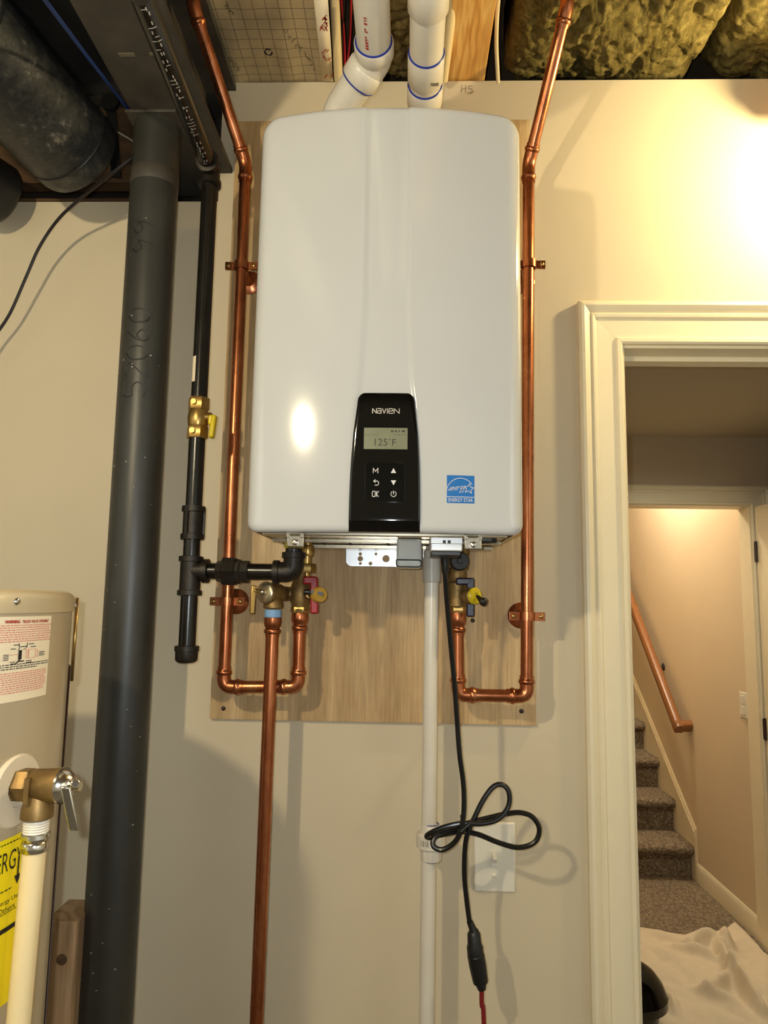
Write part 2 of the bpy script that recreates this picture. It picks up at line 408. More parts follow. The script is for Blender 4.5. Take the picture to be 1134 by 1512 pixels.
for (a, b) in (((DX0 - .012, 0, 0), (DX0 + .006, .112, DZ - .006)), ((DX1 - .006, 0, 0), (DX1 + .012, .112, DZ - .006)), ((DX0 - .012, 0, DZ - .006), (DX1 + .012, .112, DZ + .012))):
    MB().box(a, b).build('jamb_board', 'trim', t1, smooth=0)
for (a, b) in (((DX0 + .006, .05, 0), (DX0 + .017, .085, DZ - .017)), ((DX1 - .017, .05, 0), (DX1 - .006, .085, DZ - .017)), ((DX0 + .006, .05, DZ - .017), (DX1 - .006, .085, DZ - .006))):
    MB().box(a, b).build('door_stop', 'trim', t1, smooth=0)

# hallway, second doorway and stairwell
jb = atz(1127, 1412); Y2 = jb.y
hc = at(1000, 645, Y2).z; d2z = at(1000, 745, Y2).z; d2x = 1.620
d2l = d2x - .80
XW = 1.642; XS = V((XW, atz(945, 1295).y, 0))
struct(MB().box((-.2, .112, -.05), (3.0, 5.6, 0)).build('floor', 'carpet', smooth=0))
struct(MB().box((-.2, .112, hc), (3.0, Y2, hc + .03)).build('ceiling', 'ceilpaint', smooth=0))
w = MB(); w.box((-.2, Y2, 0), (d2l - .012, Y2 + .11, hc)); w.box((d2x + .012, Y2, 0), (3.0, Y2 + .11, hc)); w.box((d2l - .012, Y2, d2z + .012), (d2x + .012, Y2 + .11, hc))
struct(w.build('wall_hall', 'stairpaint', smooth=0))
struct(MB().box((-.22, .112, 0), (-.2, Y2, hc)).build('wall_hall_left', 'stairpaint', smooth=0))
struct(MB().box((3.0, .112, 0), (3.02, Y2, hc)).build('wall_hall_right', 'stairpaint', smooth=0))
struct(MB().box((XW, Y2 + .11, 0), (XW + .03, 6.6, 4.2)).build('wall_stair_right', 'stairpaint', smooth=0))
struct(MB().box((.52, Y2 + .11, 0), (.55, 6.6, 4.2)).build('wall_stair_left', 'stairpaint', smooth=0))
struct(MB().box((.52, 6.6, 0), (1.66, 6.63, 4.2)).build('wall_stair_back', 'stairpaint', smooth=0))
struct(MB().box((.52, Y2, 2.85), (1.66, 6.6, 2.88)).build('ceiling', 'ceilpaint', smooth=0))
struct(MB().box((.52, Y2 + .1, hc), (1.66, Y2 + .11, 2.88)).build('wall_stair_head', 'stairpaint', smooth=0))
t2 = structroot('trim_2', (d2x, Y2, 0))
casing(t2, d2l, d2x, d2z, Y2, PROF)
for (a, b) in (((d2l - .012, Y2, 0), (d2l + .006, Y2 + .11, d2z - .006)), ((d2x - .006, Y2, 0), (d2x + .012, Y2 + .11, d2z - .006)), ((d2l - .012, Y2, d2z - .006), (d2x + .012, Y2 + .11, d2z + .012))):
    MB().box(a, b).build('jamb_board', 'trim', t2, smooth=0)
# open door leaf, hinged on the right jamb and swung toward the camera
dl = structroot('door_1', (d2x + .004, Y2 - .02, 0))
lx = d2x + .004
MB().box((lx + .006, Y2 - .78, .012), (lx + .035, Y2 - .024, d2z - .012)).build('door_leaf', 'trim', dl, smooth=0)
for (z0, z1) in ((.25, .85), (1.0, d2z - .16)):
    for (y0, y1) in ((.12, .36), (.43, .67)):
        MB().prism([(lx + .006, Y2 - y1, z0), (lx + .006, Y2 - y0, z0), (lx + .006, Y2 - y0, z1), (lx + .006, Y2 - y1, z1)], (-.006, 0, 0)).build('door_panel', 'trim', dl, bevel=.004)
for z in (at(1107, 815, Y2).z, at(1120, 1075, Y2).z, .25):
    h = MB(); h.box((lx - .004, Y2 - .03, z - .045), (lx + .001, Y2 - .018, z + .045)); h.tube([(lx, Y2 - .03, z - .048), (lx, Y2 - .03, z + .048)], .006, 10)
    h.build('door_hinge', 'darktrim', dl)

# baseboard of the stair wall and skirt board
Ys0 = XS.y                                   # bottom riser
RISE, RUN = .182, .255
BP = [(0, 0), (.012, 0), (.012, .075), (.0085, .088), (.006, .094), (.003, .1), (0, .1)]
def board_x(name, y0, y1, x, h0=0.0):
    n = len(BP); vs = [(x - t, y0, h0 + z) for t, z in BP] + [(x - t, y1, h0 + z) for t, z in BP]
    fs = [(i, (i + 1) % n, n + (i + 1) % n, n + i) for i in range(n)] + [tuple(range(n))[::-1], tuple(range(n, 2 * n))]
    return MB().add(vs, fs).build(name, 'trim', smooth=20)
struct(board_x('baseboard_right', Y2 + .115, Ys0 - .05, XW))
sk = structroot('trim_3', (XW, Ys0, 0)); slope = RISE / RUN
def skz(y): return .30 + (y - Ys0) * slope
poly = [(XW, Ys0 - .05, 0), (XW, Ys0 - .05, skz(Ys0 - .05) - .03), (XW, Ys0 + 2.4, skz(Ys0 + 2.4) - .03), (XW, Ys0 + 2.4, 0)]
MB().prism(poly, (-.012, 0, 0)).build('skirt_board', 'trim', sk, smooth=0)
for (o0, o1, t) in ((-.03, .0, .02), (.0, .014, .014)):
    MB().prism([(XW, Ys0 - .05, skz(Ys0 - .05) + o0), (XW, Ys0 - .05, skz(Ys0 - .05) + o1), (XW, Ys0 + 2.4, skz(Ys0 + 2.4) + o1), (XW, Ys0 + 2.4, skz(Ys0 + 2.4) + o0)], (-t, 0, 0)).build('skirt_cap', 'trim', sk, smooth=0)

# stairs
st = thing('staircase', (1.05, Ys0, 0), 'carpeted staircase climbing away beyond the far doorway', 'stairs')
for i in range(9):
    y = Ys0 + i * RUN; z = (i + 1) * RISE; x0, x1 = .553, XW - .013
    MB().box((x0, y + .012, z - RISE), (x1, y + .03, z - .03)).build('riser', 'carpet', st, smooth=0)
    n = MB(); prof = [(y + RUN + .02, z - .001), (y + .0, z)] + [(y - .010 - .026 * math.sin(a), z - .026 + .026 * math.cos(a)) for a in [k * PI / 8 for k in range(9)]] + [(y + .015, z - .052), (y + RUN + .02, z - .052)]
    n.prism([(x0, a, b) for a, b in prof], (x1 - x0, 0, 0)); n.build('tread', 'carpet', st, smooth=50)

# handrail on the stair wall
hr = thing('handrail', (XW, Ys0, .8), 'honey oak handrail fixed along the stairwell wall', 'handrail')
xr = XW - .075
p0 = atx(1001, 1071, xr); p1 = atx(926, 872, xr); dv = (p1 - p0).normalized(); p2 = p0 + dv * 2.0
RP = [(-.022, -.03), (-.026, -.005), (-.026, .012), (-.018, .026), (0, .031), (.018, .026), (.026, .012), (.026, -.005), (.022, -.03)]
def sweep(mb, a, b, prof, side, up):
    n = len(prof); vs = [V(a) + side * s_ + up * t for s_, t in prof] + [V(b) + side * s_ + up * t for s_, t in prof]
    fs = [(i, (i + 1) % n, n + (i + 1) % n, n + i) for i in range(n)] + [tuple(range(n))[::-1], tuple(range(n, 2 * n))]
    return mb.add(vs, fs)
upv = V((1, 0, 0)).cross(dv) * -1
if upv.z < 0: upv = -upv
sweep(MB(), p0 - dv * .03, p2, RP, V((1, 0, 0)), upv).build('rail', 'honey', hr, bevel=.002)
sweep(MB(), p0 + V((-.024, 0, 0)), p0 + V((.075, 0, 0)), RP, dv, upv).build('rail_return', 'honey', hr, bevel=.002)
for t in (.55, 1.5):
    q = p0 + dv * t
    MB().tube(fillet([q - upv * .03, q - upv * .07, V((XW, q.y, q.z - .075))], .03), .006, 10).lathe((XW, q.y, q.z - .075), (-1, 0, 0), [(0, .025), (.006, .022)], 16).build('rail_bracket', 'darktrim', hr)

# stair wall switch
c = atx(1099, 1041, XW)
sw = thing('light_switch', (XW, c.y, c.z - .06), 'white double light switch on the stairwell wall beside the far door', 'light switch')
MB().box((XW - .005, c.y - .04, c.z - .06), (XW, c.y + .04, c.z + .06)).build('switch_plate', 'switch', sw, bevel=.002)
for s_ in (-.5, .5):
    MB().box((XW - .009, c.y - .018, c.z + s_ * .05 - .02), (XW - .005, c.y + .018, c.z + s_ * .05 + .02)).build('rocker', 'switch', sw, bevel=.001)

# drop cloth
bc = atz(935, 1530); bc.x -= .02
def sm(t): t = max(0, min(1, t)); return t * t * (3 - 2 * t)
edge = [atz(*p) for p in ((936, 1370), (960, 1374), (985, 1379), (1011, 1383), (1022, 1379), (1034, 1374), (1050, 1379), (1066, 1381), (1076, 1371), (1085, 1364), (1098, 1376), (1112, 1391), (1134, 1424), (1160, 1470))]
def cl(u, v):
    i = u * (len(edge) - 1); k = min(int(i), len(edge) - 2); e = edge[k].lerp(edge[k + 1], i - k)
    fr = V((.50 + 1.15 * u, .35 + .1 * u, 0)); p = e.lerp(fr, v)
    q = V((p.x * 3.2, p.y * 3.2, 1.7))
    h = abs(noise.noise(q * 1.1)) * .05 + abs(noise.noise(V((p.x * 9 + p.y * 5, p.y * 4 - p.x * 3, 3)))) * .03 + abs(noise.noise(q * 5)) * .006
    for (ax, ay, bx, by, hh, ww) in FOLDS:
        a = V((ax, ay)); b = V((bx, by)); pp = V((p.x, p.y)); ab = b - a; t = max(0, min(1, (pp - a).dot(ab) / ab.length_squared))
        d = (pp - a - ab * t).length; h += 1.7 * hh * math.exp(-(d / (ww * .75)) ** 2) * (0.4 + .6 * math.sin(PI * max(.06, t)))
    if p.x > d2x - .014: p.y = min(p.y, Y2 - .03)
    h *= sm((math.hypot(p.x - bc.x, p.y - bc.y) - .11) / .1)
    m = min(1, v * 9 + .05) * min(1, u * 14 + .1)
    return V((p.x, p.y, .006 + h * m))
FOLDS = []
for (a, b, hh, ww) in (((945, 1373), (1012, 1402), .04, .03), ((1000, 1410), (1062, 1432), .025, .025), ((1062, 1408), (1082, 1455), .045, .03), ((1082, 1450), (1128, 1512), .05, .025),
                       ((1020, 1405), (1066, 1397), .045, .03), ((1045, 1478), (1082, 1456), .03, .03), ((1070, 1395), (1076, 1410), .05, .03), ((1020, 1470), (1085, 1496), .02, .02), ((985, 1470), (1000, 1512), .02, .02)):
    A = atz(*a); B = atz(*b); FOLDS.append((A.x, A.y, B.x, B.y, hh, ww))
tag(MB().sheet(cl, 160, 160).build('drop_cloth', 'cloth', smooth=180, solid=.003), 'wrinkled cream canvas drop cloth spread on the hallway carpet', 'drop cloth')

# black bin at the edge of the drop cloth
bc = atz(935, 1530); bc.x -= .02
bn = thing('waste_bin', (bc.x, bc.y, .012), 'glossy black plastic bin standing on the drop cloth, half hidden by door casing', 'bin')
MB().lathe((bc.x, bc.y, .012), (0, 0, 1), [(0, .092), (.008, .1), (.10, .114), (.112, .116)], 36).build('bin_body', 'blackgloss', bn)
MB().lathe((bc.x, bc.y, .120), (0, 0, 1), [(0, .120), (.003, .140), (.030, .140), (.036, .135), (.07, .122), (.10, .095), (.125, .055), (.132, .001)], 36).build('bin_lid', 'blackgloss', bn)

q = MB(); f = lambda x, z: V((x, -.0008, z))
for st_ in ([(682, 126), (681, 137)], [(688, 126), (687, 137)], [(681, 132), (688, 131)], [(698, 127), (692, 128), (692, 131), (697, 132), (697, 137), (690, 138)], [(694, 139), (700, 135)]):
    ribbon(q, [(at(x, y, 0).x, at(x, y, 0).z) for x, y in st_], .0011, f)
stuff(q.build('pencil_mark', 'greyprint', WALL))

# ================================================================== PLYWOOD
pb = thing('plywood_board', (-.0635, 0, 1.272), 'unpainted plywood backing board on the wall behind the white tankless heater', 'board')
MB().box((-.3885, -.012, 1.272), (.2614, 0, 2.569)).build('plywood_sheet', 'plywood', pb, smooth=0, bevel=.0008)
def screw(mb, p, d, r=.0045):
    mb.lathe(p, d, [(0, r), (.0012, r), (.0024, r * .75), (.003, r * .3)], 12)
    u, w_ = basis(V(d)); q = V(p) + V(d).normalized() * .0031
    return mb
for (x, y) in ((698, 916), (334, 902), (770, 1050), (330, 1046)):
    screw(MB(), at(x, y, -.012), (0, -1, 0)).build('screw', 'darktrim', pb)

# ================================================================== TANKLESS HEATER
XC, HW = -.0353, .2242; ZB, ZTP = 1.6185, 2.339
hb = thing('tankless_water_heater', (XC, -.17, ZB), 'white wall-hung tankless water heater with black control panel at its base', 'water heater')
def lerps(tab, z):
    for (z0, a), (z1, b) in zip(tab, tab[1:]):
        if z0 <= z <= z1 or z1 <= z <= z0: return a + (b - a) * (z - z0) / (z1 - z0)
    return tab[0][1] if abs(z - tab[0][0]) < abs(z - tab[-1][0]) else tab[-1][1]
def tabx(l): return [(at(x, y, -.357).z, at(x, y, -.357).x) for x, y in l]
XL = tabx([(542.5, 120), (541.5, 300), (539, 470), (532, 560), (526, 600)]); XR = tabx([(604.5, 120), (603.5, 300), (603, 470), (608, 560), (613, 600)])
def sm(t): t = max(0, min(1, t)); return t * t * (3 - 2 * t)
def ycov(x, z):
    u = (x - XC) / HW; y = -.335 - .021 * max(0, 1 - u * u)
    a, b = lerps(XL, z), lerps(XR, z)
    return y + .0032 * sm((x - a + .007) / .014) * sm((b - x + .003) / .006)
def edge_samples(a, b, r, n, m):
    o = [a + r * (1 - math.cos(PI / 2 * k / m)) for k in range(m)]
    o += [a + r + (b - a - 2 * r) * k / n for k in range(n)]
    o += [b - r * (1 - math.cos(PI / 2 * (m - k) / m)) for k in range(m + 1)]
    return o
ROWS = edge_samples(ZB, ZTP, .03, 46, 7)
cv = MB(); NR = len(ROWS)
def cols(z):
    a, b = lerps(XL, z), lerps(XR, z); x0, x1 = XC - HW, XC + HW; r = .03; m = 7
    o = [x0 + r * (1 - math.cos(PI / 2 * k / m)) for k in range(m)]
    o += [x0 + r + (a - .008 - x0 - r) * k / 16 for k in range(16)] + [a - .008 + .016 * k / 6 for k in range(6)]
    o += [a + .008 + (b - .005 - a - .008) * k / 8 for k in range(8)] + [b - .005 + .01 * k / 5 for k in range(5)]
    o += [b + .005 + (x1 - r - b - .005) * k / 16 for k in range(16)] + [x1 - r * (1 - math.cos(PI / 2 * (m - k) / m)) for k in range(m + 1)]
    return o
NC = len(cols(2.0)); grid = []
def covpt(x, z):
    x0, x1 = XC - HW, XC + HW
    R = .030 if z > 2 else .020
    cx = x0 + R if x < XC else x1 - R; cz = ZB + R if z < 2 else ZTP - R
    a = (x - cx) * (-1 if x < XC else 1) / R; b = (z - cz) * (-1 if z < 2 else 1) / R
    nx, nz = x, z; e = min(x - x0, x1 - x, z - ZB, ZTP - z)
    if a > 0 and b > 0:
        L = math.hypot(a, b); mxx = max(a, b); f = mxx / L if L else 1
        nx = cx + (-1 if x < XC else 1) * a * f * R; nz = cz + (-1 if z < 2 else 1) * b * f * R; e = R * (1 - mxx)
    u = (nx - XC) / HW
    re = (.011 + .011 * a / (a + b)) if (a > 0 and b > 0) else (.022 if min(x - x0, x1 - x) < min(z - ZB, ZTP - z) else .011)
    rec = re - math.sqrt(max(0, re * re - (re - e) ** 2)) if e < re else 0
    y = ycov(nx, nz) + rec
    if nz > ZTP - .08: nz += .010 * (1 - u * u) * sm((nz - ZTP + .08) / .08)
    return V((nx, y, nz))
for z in ROWS: grid.append([covpt(x, z) for x in cols(z)])
vs = [p for r in grid for p in r]
fs = [(j * NC + i, j * NC + i + 1, (j + 1) * NC + i + 1, (j + 1) * NC + i) for j in range(NR - 1) for i in range(NC - 1)]
border = [i for i in range(NC)] + [j * NC + NC - 1 for j in range(1, NR)] + [(NR - 1) * NC + i for i in range(NC - 2, -1, -1)] + [j * NC for j in range(NR - 2, 0, -1)]
o = len(vs); vs += [V((vs[i].x, -.025, vs[i].z)) for i in border]; nb = len(border)
fs += [(border[k], border[(k + 1) % nb], o + (k + 1) % nb, o + k) for k in range(nb)]
# leave the underside open for the metal chassis: drop the bottom row of skirt faces
fs = [f for f in fs if not (max(f) >= o and all(vs[i].z < ZB + .0015 for i in f))]
cv.add(vs, fs); cv.build('front_cover', 'white', hb, smooth=50)

def cmap(eps): return lambda x, z: V((x, ycov(x, z) - eps, z))
# underside chassis
u = MB(); u.box((XC - HW + .014, -.326, ZB + .003), (XC + HW - .014, -.028, ZB + .012))
u.box((XC - HW + .026, -.322, ZB - .004), (XC + HW - .026, -.314, ZB + .003))
u.build('underside_plate', 'stainless', hb, smooth=0, bevel=.002)
r_ = MB(); r_.box((XC - HW + .02, -.20, ZB - .005), (XC + HW - .02, -.19, ZB + .002)); r_.box((XC - HW + .02, -.075, ZB - .006), (XC + HW - .02, -.028, ZB + .002))
r_.build('underside_rib', 'stainless', hb, smooth=0, bevel=.001)
for x in (478, 517, 573, 597):
    p = at(x, 803, -.19); screw(MB(), (p.x, p.y, ZB - .005), (0, 0, -1), .003).build('screw', 'darktrim', hb)
# latches
for px in (437, 698):
    p = at(px, 792, -.33); l = MB()
    z0 = ZB - .0
    lt = MB().box((p.x - .014, -.336, z0 - .024), (p.x + .014, -.332, z0 + .001)).build('latch', 'chrome', hb, bevel=.003)
    q = MB().tube([(p.x - .012, -.339, z0 - .004), (p.x + .012, -.339, z0 - .004)], .0022, 10)
    for s_ in (-1, 1): q.box((p.x + s_ * .011 - .003, -.341, z0 - .009), (p.x + s_ * .011 + .003, -.336, z0 - .001))
    q.build('latch_hinge', 'chrome', lt, bevel=.0008)
    screw(MB(), (p.x, -.336, z0 - .016), (0, -1, 0), .0055).build('screw', 'chrome', lt)
# dark clip beside the right latch
p = at(716, 797, -.31); MB().box((p.x - .017, -.31, ZB - .010), (p.x + .013, -.285, ZB + .003)).tube([(p.x - .02, -.30, ZB - .006), (p.x + .02, -.30, ZB - .004)], .006, 10).build('cable_clip', 'black', hb, bevel=.002)
# junction box with cord inlet
a, b = at(636, 785, -.30), at(683, 814, -.30)
jx = MB().box((a.x, -.30, b.z), (b.x, -.22, ZB + .004)).build('junction_box', 'boxmetal', hb, bevel=.002)
q = MB().box((a.x + .001, -.3015, ZB - .018), (b.x - .001, -.30, ZB - .0165))
MB().box((a.x, -.303, ZB - .013), (b.x, -.30, ZB + .003)).build('box_lip', 'boxmetal', jx, bevel=.001)
q = MB()
for s_ in (-1, 1): q.box(((a.x + b.x) / 2 + s_ * .004 - .0025, -.3042, ZB - .012), ((a.x + b.x) / 2 + s_ * .004 + .0025, -.303, ZB - .007))
q.build('box_clip', 'darktrim', jx)
MB().box((a.x + .002, -.295, b.z - .007), (b.x - .003, -.225, b.z)).build('gasket', 'black', jx, bevel=.001)
# condensate trap
a, b = at(586, 792, -.21), at(622, 838, -.21); tz = b.z
tr = MB().box((a.x, -.225, tz + .004), (b.x, -.185, ZB + .002)).build('condensate_trap', 'clear', hb, bevel=.005)
lab(tr, 'clear plastic condensate trap')
MB().box((a.x - .001, -.227, tz - .002), (b.x + .001, -.183, tz + .016)).build('trap_cap', 'clear', tr, bevel=.006)
q = MB(); quadpts = fillet([(a.x, 0, tz + .012), (b.x, 0, tz + .012), (b.x, 0, tz), (a.x, 0, tz), (a.x, 0, tz + .012)], .006)
q.tube([V((p.x, -.2275, p.z)) for p in quadpts], .0011, 6); q.build('trap_gasket', 'black', tr)
q = MB(); q.box((a.x + .008, -.212, tz + .022), (b.x - .008, -.198, ZB - .002)); q.build('trap_float', 'pvc', tr, bevel=.003)

# mounting bracket (seen below the case, against the plywood)
a, b = at(511, 800, -.0155), at(640, 838, -.0155)
def rrect(x0, z0, x1, z1, r, n=5):
    o = []
    for (cx, cz, s0) in ((x1 - r, z0 + r, -PI / 2), (x1 - r, z1 - r, 0), (x0 + r, z1 - r, PI / 2), (x0 + r, z0 + r, PI)):
        o += [(cx + r * math.cos(s0 + PI / 2 * k / n), cz + r * math.sin(s0 + PI / 2 * k / n)) for k in range(n + 1)]
    return o
br = MB().prism([(x, -.0145, z) for x, z in rrect(a.x, b.z, b.x, ZB + .05, .012)], (0, .0025, 0)).build('mounting_bracket', 'bracket', hb, smooth=0, bevel=.0008)
lab(br, 'zinc mounting bracket plate below the case')
for (x, y, r) in ((532, 825, .0055), (532, 818, .0035), (532, 832, .003), (570, 825, .0075), (547, 832, .004), (555, 818, .003), (533, 803, .003), (556, 803, .003)):
    p = at(x, y, -.015); MB().lathe((p.x, -.0145, p.z), (0, -1, 0), [(0, r), (.0006, r), (.0006, r * .9)], 16).build('slot', 'plywood', br)
q = MB().tube([at(512, 806, -.018), at(640, 806, -.018)], .0025, 8); q.build('bracket_rib', 'bracket', br)

# control panel
PT = [(at(565, y, -.36).z, rad(wd_, at(565, y, -.36))) for y, wd_ in ((580, 82), (600, 86), (640, 96), (680, 101.5), (700, 103.5), (740, 105.5), (783, 106))]
pz0, pz1 = ZB + .0005, PT[0][0]; pxc = at(568.5, 690, -.36).x
zr = at(573, 769, -.36).z
def pw(z): return lerps(PT, z)
def ypan(x, z):
    u_ = (x - XC) / HW; y = -.335 - .021 * (1 - u_ * u_) - .0055
    if z < zr: y += .007 * (zr - z) / (zr - pz0)
    return y
rows = []; R = .012
zz = [pz0, pz0 + .0006, pz0 + .002] + [pz0 + .002 + (zr - .0008 - pz0 - .002) * k / 4 for k in range(1, 5)] + [zr + .0008] + [zr + (pz1 - R - zr) * k / 26 for k in range(1, 27)] + [pz1 - R + R * math.sin(PI / 2 * k / 8) for k in range(1, 9)]
us = [-1 + .02 * (1 - math.cos(PI / 2 * k / 4)) for k in range(4)] + [-.98 + 1.96 * k / 22 for k in range(23)] + [1 - .02 * (1 - math.cos(PI / 2 * (3 - k) / 4)) for k in range(4)]
pts = []
for z in zz:
    hwz = pw(z)
    if z > pz1 - R: hwz -= R - math.sqrt(max(0, R * R - (z - pz1 + R) ** 2))
    for uu in us:
        x = pxc + uu * hwz; e = min((1 - abs(uu)) * hwz, z - pz0, pz1 - z); re = .0022
        pts.append(V((x, ypan(x, z) + (re - math.sqrt(max(0, re * re - (re - e) ** 2)) if e < re else 0), z)))
NU = len(us); NZ = len(zz)
fs = [(j * NU + i, j * NU + i + 1, (j + 1) * NU + i + 1, (j + 1) * NU + i) for j in range(NZ - 1) for i in range(NU - 1)]
border = [i for i in range(NU)] + [j * NU + NU - 1 for j in range(1, NZ)] + [(NZ - 1) * NU + i for i in range(NU - 2, -1, -1)] + [j * NU for j in range(NZ - 2, 0, -1)]
o = len(pts); pts += [pts[i] + V((0, .012, 0)) for i in border]; nb = len(border)
fs += [(border[k], border[(k + 1) % nb], o + (k + 1) % nb, o + k) for k in range(nb)]
cp = MB().add(pts, fs).build('control_panel', 'blackgloss', hb, smooth=50); lab(cp, 'glossy black control panel with small display')
def pmap(eps): return lambda x, z: V((x, ypan(x, z) - eps, z))
def P2(px, py): q = at(px, py, -.364); return q.x, q.z
# display
a, b = P2(537.5, 631), P2(601.5, 663)
quad(MB(), a[0], b[1], b[0], a[1], pmap(.0005), 6).build('display', 'lcd', cp)
tx = MB(); a, b = P2(553, 657.5), P2(572, 647.5); put_text(tx, '125', pmap(.0009), a[0], a[1], b[0], b[1])
a, b = P2(577, 657.5), P2(586, 648); put_text(tx, 'F', pmap(.0009), a[0] + .002, a[1], b[0] - .001, b[1])
cxy = P2(575.5, 648.5); ribbon(tx, [(cxy[0] + .0012 * math.cos(k), cxy[1] + .0012 * math.sin(k)) for k in [i * PI / 4 for i in range(9)]], .0006, pmap(.0009))
a, b = P2(539, 641.5), P2(601, 641.5); ribbon(tx, [a, b], .0005, pmap(.0009))
for (x0, x1) in ((577, 581), (583, 586), (588, 590), (593, 598)):
    a, b = P2(x0, 637.5), P2(x1, 635); quad(tx, a[0], a[1], b[0], b[1], pmap(.0009))
tx.build('display_text', 'lcdink', cp)
# emblem
tx = MB(); a, b = P2(550, 609.5), P2(589.5, 603)
def letters(mb, strokes, x0, z0, x1, z1, wd_, fn):
    for s_ in strokes: ribbon(mb, [(x0 + (x1 - x0) * p, z0 + (z1 - z0) * q) for p, q in s_], wd_, fn)
L6 = [(0, .145), (.175, .32), (.335, .49), (.525, .565), (.595, .745), (.80, 1)]
NAV = [[(0, 0), (0, 1), (.145, 0), (.145, 1)],
       [(.19, 1), (.30, 1), (.32, .85), (.32, 0), (.20, 0), (.18, .15), (.18, .35), (.2, .5), (.32, .5)],
       [(.37, 1), (.435, 0), (.50, 1)], [(.555, 0), (.555, 1)],
       [(.61, .5), (.76, .5), (.76, .85), (.74, 1), (.63, 1), (.61, .85), (.61, .15), (.63, 0), (.76, 0)],
       [(.81, 0), (.81, 1), (1, 0), (1, 1)]]
letters(tx, NAV, a[0], a[1], b[0], b[1], 0.00115, pmap(.0004)); tx.build('emblem_lettering', 'grey_emblem', cp)
# keypad: recessed bright hairline square with printed symbols
kp = MB(); a, b = P2(539.5, 682.5), P2(597.5, 741)
quad(kp, a[0], b[1], b[0], a[1], pmap(.0003), 6); ko = kp.build('keypad', 'keypad', cp)
q = MB().tube([pmap(.0003)(x, z) for x, z in rrect(a[0], b[1], b[0], a[1], .0025) + [rrect(a[0], b[1], b[0], a[1], .0025)[0]]], .00045, 6); q.build('keypad_edge', 'blackgloss', ko)
sy = MB(); f = pmap(.0006)
a, b = P2(551, 698), P2(558, 691); letters(sy, [[(0, 0), (0, 1), (.5, .3), (1, 1), (1, 0)]], a[0], a[1], b[0], b[1], .0009, f)
a, b = P2(577, 698), P2(585, 691); sy.add([f(a[0], a[1]), f(b[0], a[1]), f((a[0] + b[0]) / 2, b[1])], [(0, 1, 2)])
a, b = P2(577, 716), P2(585, 709); sy.add([f(a[0], b[1]), f((a[0] + b[0]) / 2, a[1]), f(b[0], b[1])], [(0, 1, 2)])
a, b = P2(551, 716), P2(559, 708); letters(sy, [[(.15, .75), (.75, .75), (1, .55), (1, .2), (.8, 0), (.3, 0)], [(.4, 1), (.05, .75), (.4, .5)]], a[0], a[1], b[0], b[1], .0009, f)
a, b = P2(549.5, 733), P2(554, 725); letters(sy, [[(.2, 0), (0, .2), (0, .8), (.2, 1), (.8, 1), (1, .8), (1, .2), (.8, 0), (.2, 0)]], a[0], a[1], b[0], b[1], .0009, f)
a, b = P2(555.5, 733), P2(559, 725); letters(sy, [[(0, 0), (0, 1)], [(1, 1), (.05, .45), (1, 0)]], a[0], a[1], b[0], b[1], .0009, f)
cx, cz = P2(581, 729); rr = .0042
ribbon(sy, [(cx + rr * math.sin(t), cz + rr * math.cos(t)) for t in [.6 + (2 * PI - 1.2) * i / 14 for i in range(15)]], .0009, f); ribbon(sy, [(cx, cz + .0048), (cx, cz - .0002)], .0009, f)
sy.build('key_symbols', 'inkwhite', ko)

# blue efficiency sticker
a, b = P2(660.5, 699.5), P2(702, 741.5); x0, z1 = a; x1, z0 = b
es = quad(MB(), x0, z0, x1, z1, cmap(.0004), 6).build('sticker', 'blue', hb); lab(es, 'blue square efficiency sticker')
f = cmap(.0008); s_ = MB()
def E2(u_, v_): return (x0 + (x1 - x0) * u_, z0 + (z1 - z0) * v_)
ribbon(s_, [E2(0, .225), E2(1, .225)], .0009, f)
ribbon(s_, [E2(.5 + .52 * math.sin(t), .36 + .54 * math.cos(t)) for t in [-1.28 + 2.2 * i / 20 for i in range(21)]], .0009, f)
sp = [E2(.80 + (.19 if k % 2 == 0 else .085) * math.sin(.15 + k * PI / 5), .53 + (.19 if k % 2 == 0 else .085) * math.cos(.15 + k * PI / 5)) for k in range(11)]
ribbon(s_, sp, .0009, f)
GL = {'e': [(0, .45), (.8, .5), (.85, .85), (.5, 1), (.1, .7), (.1, .2), (.5, 0), (1, .2)], 'n': [(0, 0), (.1, 1), (.1, .4), (.5, 1), (.8, .8), (.75, .1), (1, .1)],
      'r': [(0, 0), (.15, 1), (.15, .5), (.5, 1), (.9, .9)], 'g': [(.85, .85), (.4, 1), (.05, .6), (.3, .1), (.8, .4), (.85, 1), (.75, -.6), (.3, -.9), (.1, -.5)],
      'y': [(.05, 1), (.2, .2), (.6, .2), (.85, 1), (.7, -.6), (.3, -.9), (.1, -.6)]}
for i, ch in enumerate('energy'):
    ribbon(s_, [E2(.1 + i * .095 + p * .072 + (q - .4) * .03, .44 + i * .012 + q * .13) for p, q in GL[ch]], .0006, f)
ribbon(s_, [E2(.03, .45), E2(.1, .49)], .0008, f)
aa, bb = E2(.06, .05), E2(.94, .18); put_text(s_, 'ENERGY STAR', f, aa[0], aa[1], bb[0], bb[1]); s_.build('sticker_print', 'inkwhite', es)

